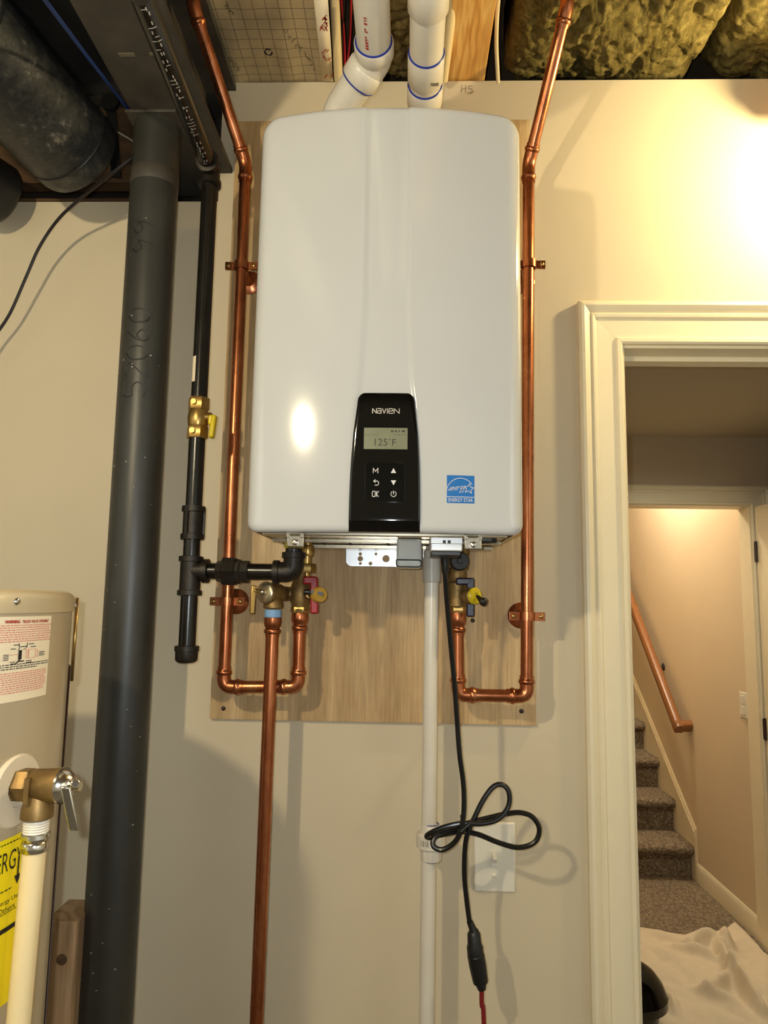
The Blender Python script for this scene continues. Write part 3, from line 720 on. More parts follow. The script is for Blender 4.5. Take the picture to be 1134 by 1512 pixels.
# ================================================================== COPPER LINES
YC, RC = -.09, .0118
def pipe(root, a, b, m='copper', r=RC, seg=20, name='pipe'): return MB().tube([a, b], r, seg).build(name, m, root)
def bead(t, r, w_=.005, k=1.32):      # bulge profile of a press ring
    return [(t - w_, r * 1.12), (t - w_ * .6, r * k * .96), (t, r * k), (t + w_ * .6, r * k * .96), (t + w_, r * 1.12)]
def elbow(root, c, d1, d2, m='copper', r=RC, L=.034, R=.024, k=1.12, name='elbow'):
    c = V(c); d1 = V(d1).normalized(); d2 = V(d2).normalized(); mb = MB()
    mb.tube(fillet([c + d1 * L, c, c + d2 * L], R, 10), r * k, 22)
    for d in (d1, d2): mb.lathe(c + d * (L - .014), d, bead(.007, r) + [(.014, r * k), (.018, r * k)], 24)
    return mb.build(name, m, root, smooth=45)
def px(x, y, Y=YC): return at(x, y, Y)
# --- left (hot) line
lx_ = -.3440
zlow = at(380, 1015, YC).z
top = at(361, 243, YC); top.x = lx_
tl = at(285, 8, -.25)
rv = at(440.5, 985, YC).x
hl = thing('copper_hot_line', (lx_, YC, zlow - .02), 'copper pipe run left of the white heater, dropping to a U under the relief valve', 'pipe')
cl_, cr_ = V((lx_, YC, zlow)), V((rv, YC, zlow + .002))
pipe(hl, cl_ + V((0, 0, .03)), top + V((0, 0, -.03)))
elbow(hl, cl_, (0, 0, 1), (1, 0, 0)); pipe(hl, cl_ + V((.03, 0, 0)), cr_ - V((.03, 0, 0))); elbow(hl, cr_, (-1, 0, 0), (0, 0, 1))
za = at(441, 916, YC).z
pipe(hl, cr_ + V((0, 0, .03)), V((rv, YC, za - .01)))
dtl = (tl - top).normalized(); elbow(hl, top, (0, 0, -1), dtl, L=.036, R=.016); pipe(hl, top + dtl * .03, tl - dtl * .01)
elbow(hl, tl, -dtl, (0, 0, 1), R=.016); pipe(hl, tl + V((0, 0, .03)), V((tl.x, tl.y, 2.92)))
def adapter(root, x, y, ztop, zbot):
    L = ztop - zbot; r = RC
    MB().lathe((x, y, zbot), (0, 0, 1), [(0, r * 1.1)] + bead(.010, r, .005) + [(.018, r * 1.12), (.022, r * 1.35), (L * .75, r * 1.42), (L, r * 1.3)], 24).build('press_adapter', 'copper', root)
adapter(hl, rv, YC, at(441, 905, YC).z, at(441, 935, YC).z)
# --- right (cold) line
rx_ = .2345; zr_ = at(730, 1027, YC).z; rtop = at(782, 243, YC); rtop.x = .2440
tr_ = at(838, 6, -.25); rv2 = at(675.5, 985, YC).x
rl = thing('copper_cold_line', (rx_, YC, zr_ - .02), 'copper pipe run right of the white heater, ending in a U below the yellow-capped valve', 'pipe')
cl2, cr2 = V((rv2 + .001, YC, zr_)), V((rx_ - .004, YC, zr_))
pipe(rl, cr2 + V((0, 0, .03)), rtop + V((0, 0, -.03)))
elbow(rl, cr2, (0, 0, 1), (-1, 0, 0)); pipe(rl, cr2 - V((.03, 0, 0)), cl2 + V((.03, 0, 0))); elbow(rl, cl2, (1, 0, 0), (0, 0, 1))
pipe(rl, cl2 + V((0, 0, .03)), V((rv2, YC, at(676, 925, YC).z)))
dtr = (tr_ - rtop).normalized(); elbow(rl, rtop, (0, 0, -1), dtr, L=.036, R=.016); pipe(rl, rtop + dtr * .03, tr_ - dtr * .01)
elbow(rl, tr_, -dtr, (0, 0, 1), R=.016); pipe(rl, tr_ + V((0, 0, .03)), V((tr_.x, tr_.y, 2.70)))
adapter(rl, rv2, YC, at(676, 904, YC).z, at(676, 938, YC).z)
# --- bell hangers
def hanger(x, z, label):
    h = thing('pipe_hanger', (x, -.012, z), label, 'pipe hanger')
    MB().lathe((x, -.012, z), (0, -1, 0), [(0, .026), (.003, .026), (.006, .022), (.010, .012), (.03, .007), (YC * -1 - .012 - RC - .001, .007)], 24).build('wall_flange', 'copper', h)
    for sgn in (-1, 1):
        arc = [(x + (RC + .0015) * math.cos(a), YC - .0005 + sgn * (RC + .0015) * math.sin(a)) for a in [PI * k / 12 for k in range(13)]]
        arc = [(x + .033, YC + sgn * .0012)] + arc + [(x - .033, YC + sgn * .0012)]
        prof = arc + [(a + (0 if abs(a - x) > .02 else (a - x) * .12), b + sgn * .0018) for a, b in arc[::-1]]
        MB().prism([(a, b, z - .008) for a, b in prof], (0, 0, .016)).build('strap', 'copper', h)
    for s2 in (-1, 1): screw(MB(), (x + s2 * .026, YC - .003, z), (0, -1, 0), .0045).build('screw', 'brassnew', h)
hanger(lx_, at(355, 393, YC).z, 'copper pipe strap on the left copper pipe, upper, beside the heater')
hanger(lx_, at(333, 888, YC).z, 'copper pipe strap on the left copper pipe, below the iron tee')
hanger(rx_ + .008, at(781, 391, YC).z, 'copper pipe strap on the right copper pipe, high beside the heater')
hanger(rx_ - .002, at(778, 910, YC).z, 'copper pipe strap on the right copper pipe, beside the yellow valve cap')

# ================================================================== WATER VALVES
def hexnut(mb, c, d, r, L): return mb.lathe(c, d, [(0, r * .94), (.0015, r), (L - .0015, r), (L, r * .94)], 6)
# hot isolation valve
zc = at(441, 877, YC).z; hv = thing('isolation_valve', (rv, YC, at(441, 906, YC).z), 'brass isolation valve with red handle, left under the heater', 'valve')
q = MB().lathe((rv, YC, at(441, 905, YC).z + .002), (0, 0, 1), [(0, .0165), (.004, .0175), (.006, .016), (.012, .0165)], 24)
q.lathe((rv, YC, at(441, 896, YC).z), (0, 0, 1), [(0, .0165), (.006, .018), (.018, .021), (.03, .021), (.045, .0175), (.05, .015), (.078, .0135)], 28)
q.tube([(rv - .032, YC, zc), (rv + .022, YC, zc)], .0135, 20); q.build('valve_body', 'brass', hv)
hexnut(MB(), (rv, YC, at(441, 905, YC).z), (0, 0, 1), .0185, .012).build('nut', 'brassnew', hv)
zx = at(453, 846, YC).z; hexnut(MB(), (rv + .012, YC, zx), (0, 0, 1), .0165, .018).build('nut', 'brassnew', hv)
MB().tube([(rv + .010, YC, zx - .02), (rv + .012, YC, ZB + .004)], .0085, 16).lathe((rv + .012, YC, zx + .032), (0, 0, 1), [(0, .0105), (.004, .012), (.018, .012), (.022, .0105)], 18).build('union_tube', 'brassnew', hv)
def tee_handle(root, m, a, b, c, r):
    MB().tube(fillet([a, b, c], .006, 5), [r] * (len(fillet([a, b, c], .006, 5)) - 2) + [r * 1.15, r * 1.15], 12).build('handle', m, root)
YH = YC - .026
def bar(mb, p0, p1, wv, tv):
    p0 = V(p0); p1 = V(p1); d = (p1 - p0); n = V((0, -1, 0)); s = d.normalized().cross(n); return mb.obox((p0 + p1) / 2, d / 2, s * wv, n * tv)
h = MB(); bar(h, at(448, 857, YH), at(468, 857, YH), .0075, .005); bar(h, at(463.5, 852, YH), at(464.5, 906, YH), .0075, .005)
h.build('handle', 'redplastic', hv, bevel=.003)
MB().tube([V((at(458, 878, YH).x, YC, zc)), V((at(458, 878, YH).x, YH - .004, zc))], .008, 14).build('stem', 'brassnew', hv)
p = at(474, 878, YC - .045); dn = V((.62, -.78, .05)).normalized()
MB().lathe(p - dn * .016, dn, [(0, .013), (.002, .0145), (.014, .0145), (.0165, .013), (.0165, .008)], 28).build('drain_cap', 'capbrass', hv)
MB().tube([V((rv + .015, YC - .015, zc)), p - dn * .014], .0095, 18).build('drain_stub', 'brass', hv)
k0 = p + dn * .004; MB().obox(k0 - V((.010, 0, -.003)), (.011, .001, -.002), (0, .002, 0), (0, 0, .003)).lathe(k0 - V((.022, 0, -.004)), (-1, 0, 0), [(0, .004), (.008, .0055), (.012, .004)], 12).build('cap_tab', 'black', hv)

# relief valve and discharge pipe
YP = -.125; pxr = at(404, 880, YP).x; zp = at(404, 876, YP).z
rvv = thing('relief_valve', (pxr, YP, at(404, 903, YP).z), 'brass pressure relief valve with silver cap and lever under the heater', 'valve')
MB().tube([(pxr + .004, YP, zp), (rv - .03, YC, zc)], .0145, 20).build('inlet', 'brass', rvv)
dn = V((-.55, -.83, .05)).normalized(); c0 = V((pxr, YP, zp))
MB().lathe(c0 + dn * -.018, dn, [(0, .012), (.004, .0185), (.028, .0195), (.036, .0195)], 28).lathe((pxr, YP, zp), (0, 0, -1), [(0, .014), (.014, .0165), (.019, .0185), (.027, .0185), (.0285, .016)], 24).build('valve_body', 'brass', rvv)
MB().lathe(c0 + dn * .018, dn, [(0, .0195), (.003, .0205), (.006, .0205), (.008, .019), (.0095, .016), (.0095, .006), (.012, .006), (.012, .001)], 28).build('bonnet_cap', 'satin', rvv)
e = c0 + dn * .034; MB().obox(e + V((-.014, -.002, -.014)), V((.0015, -.004, 0)), V((.004, .0018, 0)), (.0008, 0, .026)).tube([e - dn * .004, e + V((-.012, -.004, .003))], .004, 10).build('test_lever', 'brassnew', rvv, bevel=.0015)
screw(MB(), c0 + dn * .032, dn, .005).build('screw', 'chrome', rvv)
dp = thing('discharge_pipe', (pxr, YP, 0.02), 'copper discharge pipe running straight down from the relief valve', 'pipe')
zt0 = at(403, 903, YP).z
MB().tube([(pxr, YP, at(403, 921, YP).z), (pxr - .0085, YP, .02)], .0122, 22).build('pipe', 'copper', dp)
zd = at(403, 905, YP).z
MB().lathe((pxr, YP, at(403, 941, YP).z), (0, 0, 1), [(0, .0132)] + bead(.011, RC, .005, 1.36) + [(.018, .0135), (.021, .0155), (.028, .0165), (.036, .0165), (.0375, .0145)], 24).build('press_adapter', 'copper', dp)
MB().lathe((pxr, YP, at(403, 911, YP).z - .001), (0, 0, 1), [(0, .0150), (.001, .0158), (.0135, .0158), (.0145, .0150)], 22).build('thread_tape', 'tapeblue', dp)

# cold isolation valve
xv = rv2; zv = at(674, 880, YC).z
cvv = thing('isolation_valve', (xv, YC, at(676, 905, YC).z), 'brass isolation valve with navy handle and bright yellow cap, right under the heater', 'valve')
zb_ = at(674, 905, YC).z; z1 = at(674, 838, YC).z
q = MB().lathe((xv - .001, YC, zb_ + .010), (0, 0, 1), [(0, .016), (.003, .0185), (.02, .0185), (.024, .0175), (.032, .0195), (.046, .0195), (.050, .0165), (.054, .0185), (.066, .0185), (z1 - zb_ - .012, .0165), (z1 - zb_ - .01, .014)], 28)
q.tube([(xv, YC, zv), at(693, 880, YC - .02)], .012, 18); q.build('valve_body', 'brass', cvv)
hexnut(MB(), (xv, YC, zb_), (0, 0, 1), .0178, .0135).build('nut', 'brassnew', cvv)
MB().tube([(xv + .008, YC, z1 - .004), (xv + .010, YC, ZB + .004)], .0125, 18).build('union_tube', 'brass', cvv)
c0 = at(678, 828, YC - .035); MB().lathe(c0 + V((0, .024, 0)), (.1, -1, 0), [(0, .0165), (.003, .0185), (.018, .0185), (.021, .016), (.021, .006), (.024, .005), (.024, .001)], 14).build('strainer_cap', 'black', cvv)
h = MB(); bar(h, at(673, 858.5, YH), at(697, 858.5, YH), .0068, .0055); bar(h, at(694.5, 853, YH), at(694.5, 911, YH), .0078, .0055); h.build('handle', 'navy', cvv, bevel=.003)
MB().tube([V((xv + .006, YC, zv + .022)), at(690, 862, YH)], .006, 12).build('stem', 'brassnew', cvv)
p = at(702, 880, YC - .05); dn = V((.62, -.78, .0)).normalized()
MB().lathe(p - dn * .020, dn, [(0, .0145), (.002, .0155), (.014, .0155), (.016, .014)], 28).build('drain_stub', 'brass', cvv)
MB().lathe(p - dn * .004, dn, [(0, .0155), (.004, .0155), (.006, .0135), (.006, .006), (.003, .005), (.003, .001)], 28).build('drain_cap', 'yellowplastic', cvv)
e = at(712, 888, YC - .064); MB().tube([p + dn * .004, e], [.003, .006], 10).lathe(e - V((.004, 0, -.001)), (.9, -.3, -.25), [(0, .004), (.003, .0075), (.009, .0085), (.013, .006)], 14).build('cap_tab', 'black', cvv)

# ================================================================== GAS LINE
YG = -.17
gx = at(301, 400, YG).x; gz_tee = at(286, 843, YG).z; gx2 = at(284, 843, YG).x; RG = rad(24, at(290, 600, YG))
gl = thing('gas_line', (gx2, YG, at(276, 977, YG).z), 'black iron gas line with tee, union and capped drip leg left of the heater', 'pipe')
GX = (gx + gx2) / 2
def gz(y): return at(290, y, YG).z
g_elb = V((GX, YG, gz(250))); GT = gz_tee
lo, hi = -1.2, YG
tgt = at(303, 243, YG); 
gend = at(207, -8, -.62)
gd = (gend - g_elb).normalized()
def ipipe(a, b): return MB().tube([a, b], RG, 22).build('pipe', 'ironpipe', gl)
def ifit(mb, c, d, L, k=1.32):       # banded collar of a malleable fitting
    return mb.lathe(V(c), d, [(0, RG * 1.12), (.001, RG * k), (L - .001, RG * k), (L, RG * 1.15)], 24)
ipipe(g_elb + V((0, 0, -.02)), (GX, YG, gz(592)))
def elb_iron(c, d1, d2, L, name='elbow', m='iron'):
    c = V(c); d1 = V(d1).normalized(); d2 = V(d2).normalized(); mb = MB()
    mb.tube(fillet([c + d1 * L, c, c + d2 * L], L * .8, 10), RG * 1.22, 24)
    for d in (d1, d2): ifit(mb, c + d * (L - .009), d, .012, 1.42)
    return mb.build(name, m, gl, smooth=45)
elb_iron(g_elb, (0, 0, -1), gd, .034); ipipe(g_elb + gd * .03, gend)
mk = MB()                           # printed marks along the horizontal run
side = V((0.25, -.55, -.8)); side = (side - gd * side.dot(gd)).normalized(); tn = gd.cross(side)
random.seed(7)
for i in range(46):
    if i in (9, 10, 21, 22, 34): continue
    t = .05 + i * .0088
    for r_ in (0, 1):
        if random.random() < .3: continue
        a0 = .18 * (1 if r_ else -1) + random.uniform(-.08, .08); q = g_elb + gd * t
        n_ = side * math.cos(a0) + tn * math.sin(a0); b_ = side * -math.sin(a0) + tn * math.cos(a0)
        q = q + n_ * (RG + .0004); l1, l2 = (gd * .0034, b_ * .0009) if random.random() < .5 else (gd * .0009, b_ * .0032)
        mk.add([q - l1 - l2, q + l1 - l2, q + l1 + l2, q - l1 + l2], [(0, 1, 2, 3)])
stuff(mk.build('printed_marks', 'pvcgrey', gl))
# gas shut-off valve
q = MB(); hexnut(q, (GX, YG, gz(606)), (0, 0, 1), RG * 1.32, gz(588) - gz(606)); hexnut(q, (GX, YG, gz(648)), (0, 0, 1), RG * 1.32, gz(630) - gz(648))
q.lathe((GX, YG, gz(632)), (0, 0, 1), [(0, RG * 1.05), (.006, RG * 1.22), (.018, RG * 1.3), (.03, RG * 1.2), (gz(604) - gz(632), RG * 1.05)], 26)
q.tube([(GX, YG, gz(617)), (GX + .026, YG - .006, gz(617))], .009, 16); gv = q.build('shutoff_valve', 'brassnew', gl, smooth=40); lab(gv, 'brass gas shut-off valve with yellow handle')
xh = at(314, 620, YG).x
q = MB().obox((xh, YG - .004, gz(622)), (.0055, 0, 0), (0, .011, 0), (0, 0, .010)).obox((xh + .004, YG - .010, gz(632)), (.005, -.001, 0), (0, .009, 0), (.002, 0, (gz(610) - gz(647)) / 2 * .9))
q.build('handle', 'yellowplastic', gv, bevel=.004)
for y in (597, 639): MB().lathe((GX - .004, YG - RG * 1.28, gz(y)), (0, -1, 0), [(0, .0055), (.003, .005), (.003, .003)], 16).build('test_plug', 'brassnew', gv)
MB().lathe((GX, YG, gz(570)), (0, 0, 1), [(0, RG * 1.01), (.05, RG * 1.01)], 22).build('pipe_sticker', 'labelpaper', gl) if False else None
# lower run
def zpx(x, y): return at(x, y, YG).z
ipipe((GX, YG, gz(644)), (GX, YG, gz(832)))
q = MB().lathe((GX, YG, gz(797)), (0, 0, 1), [(0, RG * 1.4), (.010, RG * 1.4), (.011, RG * 1.2), (gz(748) - gz(797) - .011, RG * 1.2), (gz(748) - gz(797) - .010, RG * 1.4), (gz(748) - gz(797), RG * 1.4)], 24)
for a_ in (.2, 2.3, 4.4): q.obox((GX + RG * 1.25 * math.cos(a_), YG + RG * 1.25 * math.sin(a_), gz(772)), (.003 * math.cos(a_), .003 * math.sin(a_), 0), (-.003 * math.sin(a_), .003 * math.cos(a_), 0), (0, 0, .028))
q.build('coupling', 'iron', gl)
q = MB().tube([(GX, YG, gz(874)), (GX, YG, gz(822))], RG * 1.24, 24).tube([(GX, YG, GT), (at(302, 845, YG).x, YG, GT)], RG * 1.2, 24)
ifit(q, (GX, YG, gz(830)), (0, 0, 1), .011, 1.45); ifit(q, (GX, YG, gz(880)), (0, 0, 1), .011, 1.45); ifit(q, (at(299, 845, YG).x, YG, GT), (1, 0, 0), .012, 1.45); q.build('tee', 'iron', gl, smooth=45)
ipipe((GX, YG, gz(876)), (GX, YG, gz(962)))
MB().lathe((GX, YG, gz(979)), (0, 0, 1), [(0, RG * .9), (.003, RG * 1.2), (.006, RG * 1.3), (.020, RG * 1.32), (.021, RG * 1.42), (.030, RG * 1.42), (.031, RG * 1.1)], 24).build('pipe_cap', 'iron', gl)
gxe = at(433, 845, YG).x
ipipe((at(302, 845, YG).x, YG, GT), (gxe - .02, YG, GT))
ux = at(333, 845, YG).x; q = MB(); hexnut(q, (ux - .004, YG, GT), (1, 0, 0), RG * 1.85, .024)
q.lathe((ux + .019, YG, GT), (1, 0, 0), [(0, RG * 1.5), (.008, RG * 1.45), (.010, RG * 1.3), (.024, RG * 1.3), (.025, RG * 1.1)], 8); q.lathe((ux - .016, YG, GT), (1, 0, 0), [(0, RG * 1.2), (.012, RG * 1.35)], 8); q.build('union', 'iron', gl, smooth=30)
elb_iron((gxe, YG, GT), (-1, 0, 0), (0, 0, 1), .034)
q = MB().tube([(gxe, YG, GT + .03), (gxe, YG, ZB + .004)], RG * 1.02, 22).build('nipple', 'ironpipe', gl)
MB().lathe((gxe, YG, ZB - .014), (0, 0, 1), [(0, RG * 1.04), (.001, RG * 1.1), (.010, RG * 1.1), (.011, RG * 1.04)], 22).build('thread_tape', 'yellowplastic', gl)
p = at(287, 560, YG - RG)     # little white sticker on the lacquered pipe
q = MB()
for k in range(5):
    a0, a1 = -.95 + k * .12, -.95 + (k + 1) * .12
    f_ = lambda a, z: V((GX + (RG + .0005) * math.sin(a), YG - (RG + .0005) * math.cos(a), z))
    q.add([f_(a0, gz(566)), f_(a1, gz(566)), f_(a1, gz(529)), f_(a0, gz(529))], [(0, 1, 2, 3)])
q.build('pipe_sticker', 'labelpaper', gl)

# ================================================================== PVC DRAIN
YD = -.10; xd = at(637, 900, YD).x
pd = thing('condensate_pipe', (xd - .006, YD, .02), 'slim white PVC condensate drain dropping beside the black power cord', 'pipe')
zf0, zf1 = at(637, 860, YD).z, at(637, 822, YD).z
MB().tube([(xd, YD, zf0 + .005), (xd - .0065, YD, .02)], .0138, 22).build('pipe', 'pvc', pd)
MB().lathe((xd, YD, zf0), (0, 0, 1), [(0, .0165), (.001, .0175), (.046, .0170), (.047, .0155), (.06, .0155), (.063, .012), (ZB - zf0 - .001, .011)], 26).build('coupling', 'pvcgrey', pd)
un = thing  # (union stays a part of the drain)
zu0, zu1 = at(633, 1270, YD).z, at(633, 1216, YD).z; xu = at(636, 1243, YD).x
q = MB().lathe((xu, YD, zu0), (0, 0, 1), [(0, .0185), (.002, .0195), (.020, .0195), (.022, .017)], 8)
q.build('union_end', 'pvc', pd, bevel=.001)
MB().lathe((xu, YD, zu0 + .022), (0, 0, 1), [(0, .023), (.002, .0265), (.024, .0265), (.027, .023)], 26).build('union_nut', 'pvc', pd)
MB().lathe((xu, YD, zu0 + .049), (0, 0, 1), [(0, .021), (.004, .0185), (zu1 - zu0 - .052, .0180), (zu1 - zu0 - .05, .0165)], 22).build('union_end', 'pvc', pd)
MB().torus((xu, YD, zu1 - .0005), (0, 0, 1), .0143, .0011, 24, 6).torus((xu, YD, zu0 - .0005), (0, 0, 1), .0143, .0011, 24, 6).build('cement_ring', 'primer', pd)
q = MB()
for k, wdd in enumerate((.0011, .0005, .0016, .0006, .0010, .0018, .0006)):
    a = -.75 + k * .09; q.add([V((xu + .0267 * math.sin(a), YD - .0267 * math.cos(a), zu0 + .030)), V((xu + .0267 * math.sin(a + wdd * 30), YD - .0267 * math.cos(a + wdd * 30), zu0 + .030)), V((xu + .0267 * math.sin(a + wdd * 30), YD - .0267 * math.cos(a + wdd * 30), zu0 + .040)), V((xu + .0267 * math.sin(a), YD - .0267 * math.cos(a), zu0 + .040))], [(0, 1, 2, 3)])
q.build('bar_mark', 'greyprint', pd)

# ================================================================== SWITCH ON THE WALL
a, b = at(699.5, 1212, 0), at(761, 1317, 0)
ws = thing('light_switch', ((a.x + b.x) / 2, 0, b.z), 'white toggle light switch on the wall behind the looped cord', 'light switch')
MB().box((a.x, -.0065, b.z), (b.x, 0, a.z)).build('switch_plate', 'switch', ws, bevel=.0035)
c = at(729, 1268, -.006); MB().box((c.x - .0065, -.0085, c.z - .015), (c.x + .0065, -.006, c.z + .015)).build('toggle_frame', 'switch', ws, bevel=.001)
MB().obox((c.x, -.015, c.z + .006), (.0045, 0, 0), (0, .009, .005), (0, -.003, .005)).build('toggle', 'switch', ws, bevel=.002)
for y in (1240, 1291): screw(MB(), (c.x, -.0065, at(729, y, 0).z), (0, -1, 0), .004).build('screw', 'switch', ws)

# ================================================================== CORDS
pc = thing('power_cord', (at(657, 820, -.26).x, -.2, 1.1), 'black power cord of the heater tied in a looped bundle', 'cord')
def cc(x, y, Y): return at(580 + x / 3.346, 1060 + y / 3.346, Y)
path = [at(656.5, 822, -.262), at(657.5, 850, -.255), at(661, 900, -.235), at(666, 955, -.215), at(671.5, 1015, -.20), at(675, 1065, -.19),
        cc(330, 180, -.185), cc(346, 300, -.18), cc(352, 400, -.178), cc(347, 500, -.178), cc(325, 585, -.178), cc(285, 632, -.175), cc(238, 652, -.172), cc(200, 632, -.168), cc(208, 592, -.163),
        cc(270, 556, -.158), cc(370, 520, -.156), cc(480, 492, -.154), cc(560, 474, -.152), cc(630, 468, -.15), cc(690, 490, -.15), cc(724, 550, -.15), cc(700, 615, -.15), cc(620, 640, -.15), cc(520, 615, -.152), cc(420, 575, -.154), cc(330, 562, -.150),
        cc(230, 580, -.148), cc(178, 592, -.152), cc(172, 578, -.160), cc(240, 545, -.168), cc(340, 522, -.170), cc(440, 522, -.168), cc(520, 500, -.165), cc(570, 440, -.16), cc(574, 370, -.158), cc(545, 332, -.156), cc(500, 338, -.156), cc(450, 400, -.158), cc(400, 500, -.16), cc(368, 575, -.16), cc(356, 660, -.155),
        cc(354, 780, -.145), cc(366, 910, -.135), cc(380, 1015, -.13)]
MB().tube(spline(path, 6), .0046, 10).build('cord', 'cord', pc)
MB().lathe(path[0] + V((0, 0, .012)), path[1] - path[0], [(0, .011), (.012, .011), (.014, .0075), (.04, .0062), (.042, .005)], 16).build('strain_relief', 'black', pc)
t0 = cc(347, 525, -.166); MB().tube([t0 + V((.010, -.012, .004)), t0 + V((-.004, -.016, -.006)), t0 + V((-.006, .004, -.012))], .003, 8).torus(t0, (.9, 0, .25), .0135, .0022, 20, 6).build('wire_tie', 'black', pc)
pe = cc(380, 1015, -.13); pa = cc(400, 1065, -.128); pb_ = cc(408, 1160, -.126); pdn = (pb_ - pa).normalized()
MB().lathe(pe - pdn * .004, (pa - pe), [(0, .0055), (.004, .0058), (.016, .0068), (.02, .009)], 14).lathe(pa - pdn * .004, pdn, [(0, .0085), (.004, .0115), (.022, .0125), (.026, .0145), (.042, .0145), (.043, .012)], 18).build('plug', 'black', pc)
ec = thing('extension_cord', (pb_.x, pb_.y, .02), 'red extension cord with black socket end, hanging below the plug', 'cord')
pf = cc(440, 1340, -.122); ed = (pf - pb_); 
MB().lathe(pb_, ed, [(0, .0130), (.003, .0152), (.022, .0152), (.05, .0135), (ed.length - .012, .009), (ed.length - .010, .0100), (ed.length, .0075)], 18).build('socket', 'black', ec)
MB().tube(spline([pf - ed * .04, cc(440, 1420, -.12), cc(450, 1512, -.118), V((cc(452, 1512, -.118).x + .005, -.118, .5)), V((cc(452, 1512, -.118).x + .03, -.16, .02))], 8), .0042, 10).build('cord', 'redcord', ec)

# ================================================================== VENT PIPES
ZV, RV = 2.475, .0300            # both vents run level toward the room above the heater
def vz(x, y): return atz(x, y, ZV)
def collar(mb, c, d, r0, L): return mb.lathe(c, d, [(0, r0 * .95), (.0025, r0), (L - .0025, r0), (L, r0 * .95)], 32)
ax = vz(629.5, 80).x; FW = V((0, -1, 0))
rvp = thing('vent_pipe', (ax, -.09, ZTP + .012), 'straight white PVC vent running over the heater top, right of the bent one', 'pipe')
Ya, Yb = vz(629, 77).y, vz(629, 124).y
MB().tube([(ax, Yb, ZV), (ax, -1.25, ZV)], RV, 30).build('pipe', 'pvc', rvp)
collar(MB(), (ax, Yb - .012, ZV), FW, RV * 1.10, Yb - .012 - Ya).build('coupling', 'pvc', rvp)
collar(MB(), (ax, Yb + .05, ZV), FW, RV * 1.13, .05).build('vent_collar', 'pvc', rvp)
collar(MB(), (ax, vz(630, 12).y, ZV), FW, RV * 1.13, .07).build('coupling', 'pvc', rvp)
MB().tube(fillet([(ax, Yb + .02, ZV), (ax, Yb + .075, ZV), (ax, Yb + .075, ZTP + .012)], .05, 8), RV * 1.05, 28).build('elbow', 'pvc', rvp)
for y in (Ya, Yb): MB().torus((ax, y, ZV), FW, RV * 1.025, .0020, 36, 6).build('cement_ring', 'primer', rvp)
def onpipe(cx, r): return lambda a_, y: V((cx + r * math.sin(a_), y - 0, ZV - r * math.cos(a_)))
q = MB(); f = onpipe(ax, RV * 1.1 + .0006)
ym = (Ya + Yb) / 2
for k in range(7): quad(q, .30 + k * .075, ym - .004 + k * .0016, .35 + k * .075, ym + .004 + k * .0016, f)
stuff(q.build('printed_marks', 'greyprint', rvp))
cL = vz(553, 84); exx = cL.x
lvp = thing('vent_pipe', (exx, cL.y + .1, ZTP + .012), 'white PVC vent with a 45 degree elbow, left behind the heater top', 'pipe')
dl_ = V((-.60, .70, -.36)).normalized()
MB().tube([cL, (exx, -1.25, ZV)], RV, 30).build('pipe', 'pvc', lvp)
q = MB().tube(fillet([cL + FW * .03, cL, cL + dl_ * .04], .03, 10), RV * 1.1, 32); collar(q, cL + FW * .006, FW, RV * 1.16, .030); collar(q, cL + dl_ * .020, dl_, RV * 1.16, .030); q.build('elbow', 'pvc', lvp, smooth=50)
MB().torus(cL + FW * .036, FW, RV * 1.03, .0020, 36, 6).build('cement_ring', 'primer', lvp); MB().torus(cL + dl_ * .051, dl_, RV * 1.05, .0024, 36, 6).build('cement_ring', 'primer', lvp)
pe_ = cL + dl_ * .13
MB().tube(fillet([cL + dl_ * .03, pe_, V((pe_.x, pe_.y, ZTP + .012))], .04, 8), RV, 30).build('pipe', 'pvc', lvp)
q = MB(); f = onpipe(exx, RV + .0006); random.seed(3)
y = 2
while y < 66:
    if random.random() < .82:
        hh = random.choice((2.2, 3.2)); quad(q, -.42, vz(553, y + hh).y, -.24 if random.random() < .6 else -.32, vz(553, y).y, f)
        if random.random() < .5: quad(q, -.32, vz(553, y + 1).y, -.22, vz(553, y).y, f)
    y += 4.2 if random.random() < .8 else 8
stuff(q.build('printed_marks', 'redprint', lvp))

# thin pipes and wires running up behind the vents
for (xa, ya, xb, yb, Yp, pw_, lb) in ((494, 0, 500, 126, -.015, 13, 'cream plastic pipe passing the ceiling left of the bent vent'), (669, 0, 655, 126, -.03, 13, 'cream plastic pipe squeezed between the straight vent and pine joist')):
    a, b = at(xa, ya, Yp), at(xb, yb, Yp); a.x = at((xa + xb) / 2, 60, Yp).x; 
    tp = at(xa, ya, Yp - .17); bt = at(xb, yb - 8, Yp)
    tag(MB().tube([bt, tp, tp + (tp - bt) * .5], rad(pw_, bt), 16).build('plastic_pipe', 'cpvc'), lb, 'pipe')
wr = thing('wire_bundle', at(512, 90, -.02), 'red wires hanging in the gap behind the bent vent', 'wire')
for k, (x0, x1) in enumerate(((519, 510), (508, 507), (504, 509))):
    MB().tube(spline([at(x1, 112, -.005 - .004 * k), at((x0 + x1) / 2 + (-1) ** k * 2, 60, -.07), at(x0, -4, -.16), at(x0 + 2, -60, -.22)], 6), .0022, 8).build('wire', 'redwire' if k != 1 else 'darktrim', wr)
tag(MB().tube(spline([at(735.5, 122, -.012), at(733, 60, -.09), at(736, 0, -.17), at(745, -50, -.24)], 8), .0042, 10).build('white_cable', 'whitecable'), 'white sheathed cable coming down beside the pine joist', 'cable')

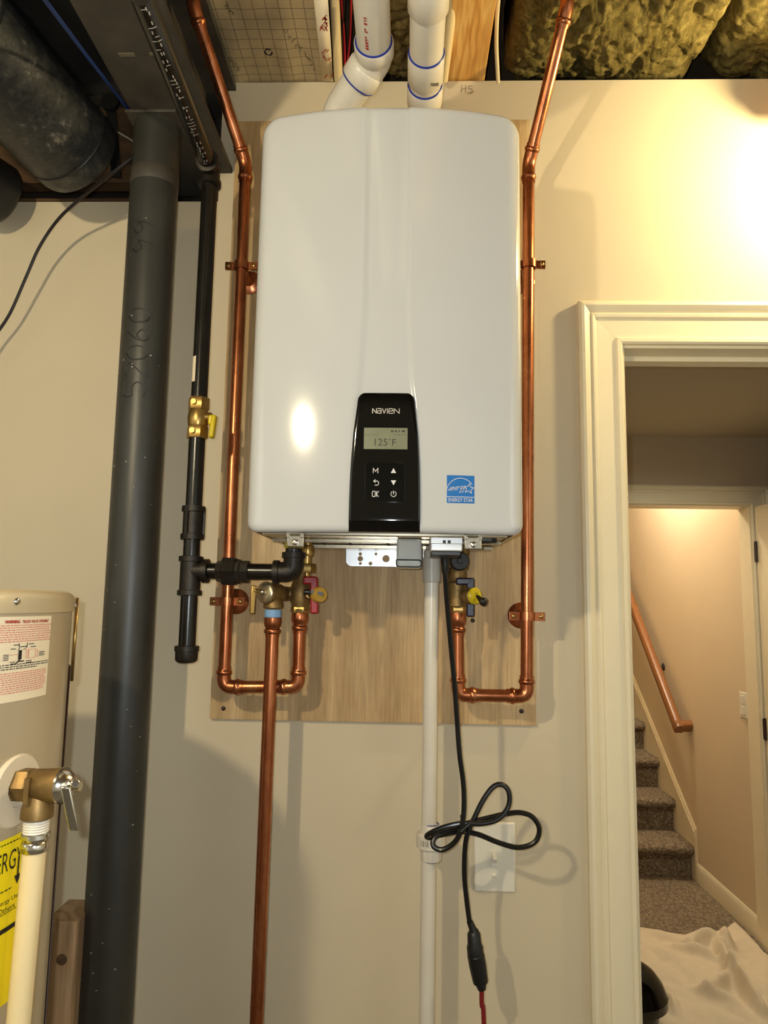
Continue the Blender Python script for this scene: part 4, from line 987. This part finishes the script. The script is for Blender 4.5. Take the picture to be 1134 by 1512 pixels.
# ================================================================== CEILING
ZJ = ZT + .004
a, b, c, d = atz(660, 112, ZJ), atz(716, 117, ZJ), atz(667, 0, ZJ), atz(733, 0, ZJ)
jx0, jx1 = (a.x + c.x) / 2, (b.x + d.x) / 2
tag(MB().box((jx0, -1.3, ZJ), (jx1, .1, 2.92)).build('ceiling_joist', 'joist', smooth=0, bevel=.002), 'pine ceiling joist between the straight vent and the insulation', 'joist')
def batt(x0, x1, y0, y1, z, m, label, seed, amp=.03, nx=170, ny=170, group=None):
    def f(u_, v_):
        x = x0 + (x1 - x0) * u_; y = y0 + (y1 - y0) * v_; q = V((x * 4.5, y * 4.5, seed))
        e = min(u_, 1 - u_) * (x1 - x0); e2 = min(v_, 1 - v_) * abs(y1 - y0)
        h = noise.fractal(q * 1.3, 1.0, 2.1, 4) * amp * .6 + (1 - abs(noise.noise(q * 1.8 + V((9, 3, 1))))) ** 6 * amp * .7 - abs(noise.noise(V((q.x * 7, q.y * 11, seed)))) * .016 + noise.fractal(q * 14, .8, 2, 3) * .006
        rz_ = .05 * (math.exp(-e / .02) + math.exp(-e2 / .012))
        return V((x + .012 * noise.noise(q * 3), y, z + max(-.03, h) + rz_))
    o = MB().sheet(f, nx, ny); nv = len(o.v)
    bd = [i for i in range(nx + 1)] + [j * (nx + 1) + nx for j in range(1, ny + 1)] + [ny * (nx + 1) + i for i in range(nx - 1, -1, -1)] + [j * (nx + 1) for j in range(ny - 1, 0, -1)]
    n0 = len(o.v); o.v += [V((o.v[i].x, o.v[i].y, 2.9)) for i in bd]; nb_ = len(bd)
    o.f += [(bd[k], bd[(k + 1) % nb_], n0 + (k + 1) % nb_, n0 + k) for k in range(nb_)]; o.f.append(tuple(range(n0, n0 + nb_)))
    return tag(o.build('insulation_batt', m, smooth=180), label, 'insulation', group)
xs = atz(1075, 60, ZJ).x
batt(jx1 + .055, xs, -.7, .09, ZJ + .035, 'insul', 'yellow glass wool batt between the joist and the right copper pipe', 2.3)
batt(xs + .022, xs + .55, -.7, .09, ZJ + .045, 'insul', 'yellow glass wool batt at the far right above the wall', 8.1)
x0_, x1_ = atz(520, 90, ZJ).x, jx0 - .01
batt(x0_, x1_, -.7, .09, ZJ + .05, 'insuldark', 'brown glass wool packed behind the two white vents', 5.5)
# gridded facing sheet
gx0, gx1 = atz(342, 116, ZJ).x, atz(484, 60, ZJ).x
gs = thing('facing_sheet', ((gx0 + gx1) / 2, -.3, ZJ), 'gridded facing sheet on the ceiling left of the vents', 'sheet')
MB().sheet(lambda u_, v_: V((gx0 + (gx1 - gx0) * u_, .06 - 1.1 * v_, ZJ + .004 * noise.noise(V((u_ * 6, v_ * 10, 2))))), 20, 40).build('sheet', 'grid', gs, solid=.002)
q = MB(); gm = lambda X, Y: V((X, Y, ZJ - .0065))
def gp(x, y): q_ = atz(x, y, ZJ); return (q_.x, q_.y)
c_ = gp(396.5, 73); ring = [(c_[0] + .0075 * math.cos(t), c_[1] + .0085 * math.sin(t)) for t in [i * PI / 8 for i in range(17)]]
for s0 in (0, 5, 10): ribbon(q, ring[s0:s0 + 5], .0035, gm)
q.build('recycle_mark', 'navy', gs)
q = MB(); random.seed(12)
for (xa, ya, xb, yb, n_) in ((424, 42, 472, 104, 9), (336, 78, 356, 102, 5), (334, 2, 345, 18, 4)):
    for i in range(n_):
        t = i / n_; cx_, cy_ = xa + (xb - xa) * t, ya + (yb - ya) * t; s_ = 4.5
        pts_ = [gp(cx_ + random.uniform(-s_, s_), cy_ + random.uniform(-s_, s_)) for _ in range(4)]; ribbon(q, pts_ + [pts_[0]], .0011, gm)
stuff(q.build('faded_print', 'greyprint', gs))
ta, tb = gp(468, 116), gp(487, 116)
MB().add([V((*gp(463, -10), ZJ - .006)), V((*gp(484, -10), ZJ - .006)), V((*gp(492, 116), ZJ - .006)), V((*gp(476, 116), ZJ - .006))], [(0, 1, 2, 3)]).build('seam_tape', 'labelpaper', gs, solid=.0008)
q = MB(); random.seed(5); gm2 = lambda X, Y: V((X, Y, ZJ - .0072))
for i in range(26):
    y = random.choice((22, 30, 38, 46, 74, 82, 110)) + random.uniform(-3, 3); x = 466 + (y / 116) * 11 + random.uniform(1, 13); L = random.uniform(2, 6); s2 = random.choice((-1, 1))
    ribbon(q, [gp(x, y), gp(x + L * .7, y + s2 * L)], .0022, gm2)
stuff(q.build('red_marks', 'redprint', gs))

# ================================================================== BEAM, COLUMN, DUCTS
ZBM = at(233, 186, -.16).z
bx0 = at(194, 172, -.2).x; bxe = bx0 + .150
bm = thing('steel_beam', ((bx0 + bxe) / 2, -.8, ZBM), 'dusty grey steel beam overhead resting on the grey column', 'beam')
MB().box((bx0, -2.2, ZBM), (bxe, .09, ZBM + .012)).build('bottom_flange', 'beam', bm, smooth=0, bevel=.002)
xm = (bx0 + bxe) / 2; MB().box((xm - .004, -2.2, ZBM + .012), (xm + .004, .09, ZBM + .2)).build('web', 'beam', bm, smooth=0)
MB().box((bx0, -2.2, ZBM + .2), (bxe, .09, ZBM + .212)).build('top_flange', 'beam', bm, smooth=0)
q = MB(); q.box((at(172, 120, -.35).x, -.352, ZBM - .0012), (at(196, 120, -.35).x, -.344, ZBM)); q.box((at(218, 120, -.35).x, -.352, ZBM - .0012), (at(232, 120, -.35).x, -.346, ZBM)); q.build('paint_fleck', 'greyprint', bm)
colx, RCo = -.5055, .0455
cm = thing('steel_column', (colx, -.16, 0), 'thick dark grey steel column with handwritten figures under the beam', 'column')
MB().tube([(colx + .001, -.16, 0), (colx - .002, -.16, ZBM - .006)], RCo, 40).build('post', 'column', cm)
MB().box((colx - .05, -.21, ZBM - .006), (colx + .05, -.11, ZBM)).build('cap_plate', 'beam', cm, bevel=.001)
q = MB().lathe((colx - .0015, -.16, at(245, 262, -.2).z), (0, 0, 1), [(0, RCo + .0002), (.001, RCo + .0008), (.03, RCo + .0008), (.031, RCo + .0002)], 36); q.build('paint_band', 'beam', cm)
DG = {'5': [(1, 1), (.15, 1), (.1, .58), (.6, .62), (.95, .35), (.6, 0), (.05, .08)], '2': [(.05, .85), (.5, 1), (.9, .75), (.1, .02), (1, .05)],
      '0': [(.5, 1), (.1, .7), (.15, .2), (.5, 0), (.9, .3), (.85, .8), (.5, 1)], '9': [(.85, .75), (.4, .55), (.1, .8), (.5, 1), (.85, .75), (.6, 0)], '6': [(.75, 1), (.25, .5), (.2, .1), (.6, 0), (.85, .3), (.5, .5), (.2, .3)]}
q = MB(); fcol = lambda a_, z: V((colx - .001 + (RCo + .0006) * math.sin(a_), -.16 - (RCo + .0006) * math.cos(a_), z))
for ch, yb_ in (('5', 588), ('2', 559), ('0', 534), ('6', 508), ('0', 479), ('9', 376), ('9', 348)):
    zb0 = at(220, yb_, -.2).z; hgt = .031
    ribbon_pts = [(v_.x, v_.y) for v_ in spline([V((.02 - (q_ - .5) * .9, zb0 + p_ * hgt, 0)) for p_, q_ in DG[ch]], 5)]
    for (a0, z0_), (a1, z1_) in zip(ribbon_pts, ribbon_pts[1:]):
        A, B = fcol(a0, z0_), fcol(a1, z1_); dd = (B - A); nn = V((0, -1, 0)).cross(dd).normalized() * .0014
        q.add([A + nn, B + nn, B - nn, A - nn], [(0, 1, 2, 3)])
stuff(q.build('handwriting', 'marker', cm)); 
random.seed(9); q = MB()
for i in range(46):
    z = random.uniform(.85, 2.4); a_ = random.uniform(-1.1, 1.1); s2 = random.uniform(.0006, .0016); e_ = random.uniform(.6, 2.2)
    q.add([fcol(a_ - s2 / RCo, z), fcol(a_ + s2 / RCo, z), fcol(a_ + s2 / RCo, z + s2 * e_), fcol(a_ - s2 / RCo, z + s2 * e_)], [(0, 1, 2, 3)])
stuff(q.build('paint_speck', 'pvcgrey', cm))

# big round duct
d0 = thing('round_duct', (-1.0, -.6, 2.3), 'large round black duct with dusty scuffed belly at upper left', 'duct')
pa_, pb2 = at(118, 232, -.12), at(-70, 60, -.75)
pa_, pb2 = at(120, 234, -.14), V((-.95, -1.15, 2.55))
dd = (pb2 - pa_).normalized(); RD = .092
MB().lathe(pa_, dd, [(0, RD * .8), (.008, RD * .95), (.02, RD), (.9, RD), (1.0, RD)], 40).build('duct_body', 'scuffduct', d0)
MB().torus(pa_ + dd * .05, dd, RD, .002, 40, 6).build('seam_ring', 'blackduct', d0); MB().torus(pa_ + dd * .30, dd, RD, .003, 40, 6).build('seam_ring', 'blackduct', d0)
tag(MB().lathe(at(40, 305, -.05) + V((-.05, .0, .02)), V((-.55, -1, .12)), [(0, .06), (.01, .066), (1.0, .066)], 30).build('small_duct', 'blackduct'), 'smaller black duct below the large one at far upper left', 'duct')
# rectangular trunk duct left of the beam
td = thing('trunk_duct', (bx0 - .14, -.7, ZBM + .03), 'black rectangular duct between the round duct and the beam', 'duct')
tx0 = bx0 - .19
MB().box((tx0, -1.9, ZBM + .07), (bx0 - .035, -.12, ZBM + .2)).build('duct_box', 'blackduct', td, smooth=0, bevel=.003)
MB().box((tx0 - .004, -.16, ZBM + .066), (bx0 - .031, -.135, ZBM + .204)).build('duct_flange', 'blackduct', td, smooth=0)
tag(MB().tube([at(196, 170, -.17), at(130, 85, -.40), at(62, -6, -.62)], .0032, 8).build('blue_tubing', 'bluecable'), 'thin blue tubing running along the left edge of the beam', 'tubing')
# hanging strap
a = at(163, 152, -.18); b = at(172, 262, -.14)
q = MB().obox((a + b) / 2, (b - a) / 2, (.009, .002, 0), (0, .0015, 0)).lathe(a + V((0, .004, 0)), (0, -1, 0), [(0, .018), (.01, .018)], 16)
tag(q.build('hanger_strap', 'blackmatte'), 'black hanger strap dangling between the round duct and the column', 'strap')
# wood blocking and cables visible behind the column
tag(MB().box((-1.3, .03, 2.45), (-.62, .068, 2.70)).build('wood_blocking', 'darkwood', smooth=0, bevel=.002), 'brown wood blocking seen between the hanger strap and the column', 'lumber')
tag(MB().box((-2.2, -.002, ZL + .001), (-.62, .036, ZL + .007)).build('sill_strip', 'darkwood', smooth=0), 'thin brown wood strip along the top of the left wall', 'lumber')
tag(MB().tube(spline([at(175, 195, .01), at(195, 207, .0), at(216, 222, -.01)], 6), .004, 8).build('grey_cable', 'steel'), 'grey cable crossing the blocking left of the column', 'cable')
# dangling dark cable
cpth = [at(232, 205, -.10), at(212, 219, -.17), at(180, 245, -.19), at(120, 292, -.14), at(85, 325, -.11), at(58, 365, -.09), at(38, 410, -.075), at(15, 462, -.06), at(-8, 498, -.05), at(-30, 540, -.04)]
tag(MB().tube(spline(cpth, 8), .0032, 8).build('black_cable', 'cable'), 'thin black cable sagging down the left wall from the column', 'cable')
# dark sheet between the grid facing and the beam
tag(MB().sheet(lambda u_, v_: V((bxe + .012 + (gx0 - bxe - .014) * u_, .06 - 1.1 * v_, ZJ + .012 + .012 * noise.noise(V((u_ * 14, v_ * 5, 4))))), 24, 30).build('black_membrane', 'blackduct', solid=.002), 'black membrane strip on the ceiling beside the gridded sheet', 'membrane')

# ================================================================== TANK WATER HEATER
TX, TY, TR = -.640, -.690, .25
def chit(px_, py_):
    d_ = ray(px_, py_); ox, oy = CP.x - TX, CP.y - TY; A = d_.x ** 2 + d_.y ** 2; B = ox * d_.x + oy * d_.y; Cc = ox * ox + oy * oy - TR * TR
    D = max(0, B * B - A * Cc); t = (-B - math.sqrt(D)) / A; p_ = CP + d_ * t
    return math.atan2(p_.y - TY, p_.x - TX), p_.z
def tp(th, z, e=0.0): return V((TX + (TR + e) * math.cos(th), TY + (TR + e) * math.sin(th), z))
ztop = chit(60, 871)[1]; zseam = chit(60, 902)[1]
tk = thing('tank_water_heater', (TX, TY, 0), 'beige tank water heater with warning and yellow labels at lower left', 'water heater')
MB().lathe((TX, TY, .02), (0, 0, 1), [(0, TR - .01), (.003, TR), (zseam - .022, TR), (zseam - .02, TR - .003)], 96).build('jacket', 'tank', tk)
MB().lathe((TX, TY, zseam - .003), (0, 0, 1), [(0, TR - .002), (.001, TR + .002), (ztop - zseam - .006, TR + .002), (ztop - zseam - .001, TR - .001), (ztop - zseam + .003, TR - .008), (ztop - zseam + .004, .001)], 96).build('top_cap', 'tankcap', tk)
for (x, y) in ((22, 888),):
    th, z = chit(x, y); screw(MB(), tp(th, z, .002), (math.cos(th), math.sin(th), 0), .0038).build('screw', 'chrome', tk)
th, z = chit(117, 894); th += .06; screw(MB(), tp(th, z, .002), (math.cos(th), math.sin(th), 0), .0038).build('screw', 'chrome', tk)
thE = chit(117, 1000)[0] + .10
def strip(th0, th1, z0, z1, e, n=24, nz=1): return MB().sheet(lambda u_, v_: tp(th0 + (th1 - th0) * u_, z0 + (z1 - z0) * v_, e), n, nz)
q = strip(thE, thE + .05, zseam - .09, ztop - .008, .006, 3); q.build('seam_clip', 'brassnew', tk, solid=.003)
strip(chit(113, 1000)[0], thE + .06, .05, zseam - .07, .0015, 6).build('jacket_seam', 'darktrim', tk, solid=.002)
# warning label
thr, zt_ = chit(75, 909); _, zb2 = chit(69, 1025); thl = thr - .72
WL = strip(thl, thr, zb2, zt_, .0008, 30).build('warning_label', 'labelpaper', tk, normals=True); lab(WL, 'cream warning label printed in red')
wth = (thr - thl)
def wm(e): return lambda u_, v_: tp(thl + wth * u_, zb2 + (zt_ - zb2) * v_, e)
f = wm(.0014)
def wu(px_): return (chit(px_, 960)[0] - thl) / wth
def text_cyl(mb, s_, u0, v0, u1, v1, f_): return put_text(mb, s_, f_, u0, v0, u1, v1)
q = MB()
for o_ in (0, .004, .008): text_cyl(q, 'WARNING', wu(2) + o_, .92 + o_ * .4, wu(24) + o_, .957 + o_ * .4, f)
text_cyl(q, '"RELIEF VALVE OPENING"', wu(28), .92, wu(67), .957, f); text_cyl(q, '"RELIEF VALVE OPENING"', wu(28) + .003, .921, wu(67) + .003, .958, f); q.build('warning_heading', 'redprint', WL)
q = MB(); qb = MB(); random.seed(2)
def fine(mb, v0, v1, n_, ur):
    for i in range(n_):
        v_ = v0 + (v1 - v0) * i / max(1, n_ - 1); u_ = .03; end = ur - random.choice((0, 0, .02, .12 if i == n_ - 1 else 0))
        while u_ < end:
            L = random.uniform(.008, .03); quad(mb, u_, v_, min(end, u_ + L), v_ + .011, f, 1); u_ += L + .006
fine(q, .89, .70, 8, wu(71)); fine(q, .33, .10, 10, wu(68))
stuff(q.build('fine_print', 'pinkprint', WL)); fine(qb, .43, .38, 3, wu(70))
for (px_, v_) in ((22, .66), (44, .66), (18, .615), (47, .625), (8, .55), (8, .53), (8, .51), (8, .49), (60, .55), (60, .53), (60, .51), (18, .46), (20, .44), (42, .46), (42, .44)): quad(qb, wu(px_ - 4), v_, wu(px_ + 4), v_ + .009, f)
quad(qb, wu(26), .49, wu(31), .60, f); ribbon(qb, [(wu(26), .68), (wu(27), .62), (wu(25), .60)], .006, f); ribbon(qb, [(wu(38), .68), (wu(38), .63), (wu(33), .60)], .006, f)
quad(qb, wu(28), .635, wu(38), .645, f); quad(qb, wu(25), .46, wu(35), .475, f); ribbon(qb, [(wu(24), .45), (wu(30), .50)], .012, f)
stuff(qb.build('diagram_lines', 'blackprint', WL))
qr = MB()
for rct in ((13, .55, 26, .551), (37, .50, 40, .60), (41, .495, 51, .60)): 
    a_, b_, c2, d2_ = wu(rct[0]), rct[1], wu(rct[2]), rct[3]; ribbon(qr, [(a_, b_), (c2, b_), (c2, d2_), (a_, d2_), (a_, b_)], .004, f)
ribbon(qr, [(wu(52), .58), (wu(54), .585), (wu(54), .5), (wu(52), .51)], .004, f); qr.build('diagram_valve', 'pinkprint', WL)
# yellow label
thy, zy1 = chit(66, 1207); _, zy0 = chit(50, 1438); thyl = thy - .70
YL = strip(thyl, thy, zy0, zy1, .0008, 30).build('energy_label', 'labelyellow', tk); lab(YL, 'yellow energy use label')
yw = thy - thyl; f = lambda u_, v_: tp(thyl + yw * u_, zy0 + (zy1 - zy0) * v_, .0014)
def yu(px_): return (chit(px_, 1260)[0] - thyl) / yw
q = MB()
u0, u1 = yu(0), yu(30)
wl = (yu(31) - yu(0)) / 2.9
put_text(q, 'ENERG', f, yu(0) - wl * 2.35, .80, yu(0) + wl * 2.0, .92); put_text(q, 'Y', f, yu(0) + wl * 2.05, .80, yu(0) + wl * 2.85, .92); put_text(q, 'GUIDE', f, yu(0) + wl * 2.8, .80, yu(0) + wl * 6.6, .92)
cy = yu(0) + wl * 2.45
quad(q, cy - wl * .12, .74, cy + wl * .12, .86, f); q.add([f(cy - wl * .5, .75), f(cy, .69), f(cy + wl * .5, .75)], [(0, 1, 2)])
put_text(q, 'Energy Use', f, yu(0) - .02, .60, yu(31), .635); put_text(q, 'Others', f, yu(2), .555, yu(26), .59)
ribbon(q, [(yu(2), .548), (yu(28), .548)], .004, f)
quad(q, .02, .435, yu(31), .465, f, 8)
for v_ in (.30, .215, .03, .96): ribbon(q, [(.02, v_), (.97, v_)], .003, f)
q.build('energy_print', 'blackprint', YL)
q = MB(); random.seed(3)
def fine2(v0, v1, n_, ur):
    for i in range(n_):
        v_ = v0 + (v1 - v0) * i / max(1, n_ - 1); u_ = .05
        while u_ < ur:
            L = random.uniform(.01, .03); quad(q, u_, v_, min(ur, u_ + L), v_ + .008, f); u_ += L + .008
fine2(.285, .235, 3, .6); fine2(.20, .06, 8, .6); fine2(.965, .97, 1, .8); fine2(.685, .686, 1, yu(20))
for i in range(7): quad(q, .93, .2 + i * .09, .95, .21 + i * .09 + .01 * (i % 3), f)
stuff(q.build('fine_print', 'blackprint', YL))
# relief valve on the tank
tv, zv2 = chit(24, 1158); n_ = V((math.cos(tv), math.sin(tv), 0)); pv = tp(tv, zv2)
n_ = V((math.cos(tv + .12), math.sin(tv + .12), 0))
MB().lathe(tp(tv, zv2 - .006, -.012), V((math.cos(tv), math.sin(tv), 0)), [(0, .036), (.0135, .036), (.0155, .034), (.0155, .016), (.013, .0155)], 40).build('escutcheon', 'escutcheon', tk)
tv_ = MB(); hexnut(tv_, pv - n_ * .004, n_, .0165, .02); tv_.lathe(pv + n_ * .014, n_, [(0, .012), (.004, .0155), (.026, .0165), (.030, .0175), (.033, .0175)], 28)
oc = pv + n_ * .024; tv_.lathe(oc, (0, 0, -1), [(0, .011), (.016, .0135), (.022, .0155), (.031, .0158), (.033, .013)], 24); tv_.obox(oc + V((-.004, -.012, -.002)), (.0025, 0, 0), (0, .006, 0), (0, 0, .012))
TVO = tv_.build('temperature_relief_valve', 'brass', tk, smooth=40); lab(TVO, 'brass relief valve on the tank side')
MB().lathe(pv + n_ * .047, n_, [(0, .0178), (.003, .0175), (.012, .011), (.014, .006), (.02, .005)], 28).build('bonnet_cap', 'chrome', TVO)
e = pv + n_ * .064 + V((.002, -.010, .0)); MB().obox(e + V((-.002, -.004, -.018)), V((.0045, .0015, 0)), (0, .0015, 0), V((-.004, -.004, .022))).tube([pv + n_ * .06, e + V((0, 0, .005))], .005, 10).build('test_lever', 'chrome', TVO, bevel=.0015)
zt3 = oc.z - .033
tdp = thing('tank_discharge_pipe', (oc.x - .02, oc.y, .02), 'white plastic discharge pipe below the relief valve of the tank', 'pipe')
q = MB().lathe((oc.x, oc.y, zt3 - .014), (0, 0, 1), [(0, .0125)] + [(.001 + .0012 * k, .0125 if k % 2 else .0119) for k in range(10)] + [(.015, .012)], 22); q.build('thread_adapter', 'pvc', tdp)
MB().lathe((oc.x, oc.y, zt3 - .031), (0, 0, 1), [(0, .0118), (.001, .0128), (.005, .0136), (.0095, .0128), (.0105, .0118), (.0115, .0122), (.014, .0138), (.018, .0134), (.019, .012)], 26).build('metal_sleeve', 'chrome', tdp)
MB().tube([(oc.x, oc.y, zt3 - .03), (oc.x - .02, oc.y - .01, .02)], .0113, 22).build('pipe', 'cpvc', tdp)

# lumber leaning behind the tank
YLm = -.22
a, b, c = at(113, 1361, YLm), at(130, 1350, YLm + .06), at(84, 1352, YLm)
xr_, zl_ = a.x, a.z
lum = thing('lumber', (xr_ - .03, YLm + .04, 0), 'pine two-by-four standing upright between the tank and the grey column', 'lumber')
MB().add([(c.x - .02, YLm, 0), (xr_, YLm, 0), (xr_ + .001, YLm + .085, 0), (c.x - .02, YLm + .085, 0), (c.x - .02, YLm, zl_), (xr_, YLm, zl_), (xr_ + .001, YLm + .085, zl_ + .002), (c.x - .02, YLm + .085, zl_ + .002)],
             [(0, 1, 2, 3), (7, 6, 5, 4), (0, 4, 5, 1), (1, 5, 6, 2), (2, 6, 7, 3), (3, 7, 4, 0)]).build('board', 'stud', lum, smooth=0, bevel=.003)
kp_ = at(91, 1417, YLm); MB().lathe((kp_.x, YLm + .001, kp_.z), (0, -1, 0), [(0, .009), (.0018, .009), (.0022, .004)], 14).build('knot', 'darkwood', lum)
kp_ = atx(125, 1424, xr_); MB().lathe((xr_ - .001, kp_.y, kp_.z), (1, 0, 0), [(0, .01), (.0022, .01), (.0026, .004)], 14).build('knot', 'darkwood', lum)

# lamp holder above the side bulb, just beyond the frame
lh = thing('lamp_holder', (.93, -.24, 2.49), 'white lamp holder on the joists, beyond the right edge', 'lamp')
MB().lathe((.93, -.24, 2.49), (0, 0, 1), [(0, .022), (.004, .03), (.03, .034), (.034, .05), (.044, .052)], 28).build('holder', 'switch', lh)
MB().tube([(.93, -.24, 2.534), (.93, -.24, 2.69)], .03, 20).build('junction_box', 'steel', lh)
tag(MB().box((.82, -.14, 2.52), (1.2, -.09, 2.665)).build('wood_blocking', 'joist', smooth=0, bevel=.002), 'unseen pine block added to shadow the wall top, beyond the right edge', 'lumber')  # unseen block, added to cast a shadow on the upper right wall
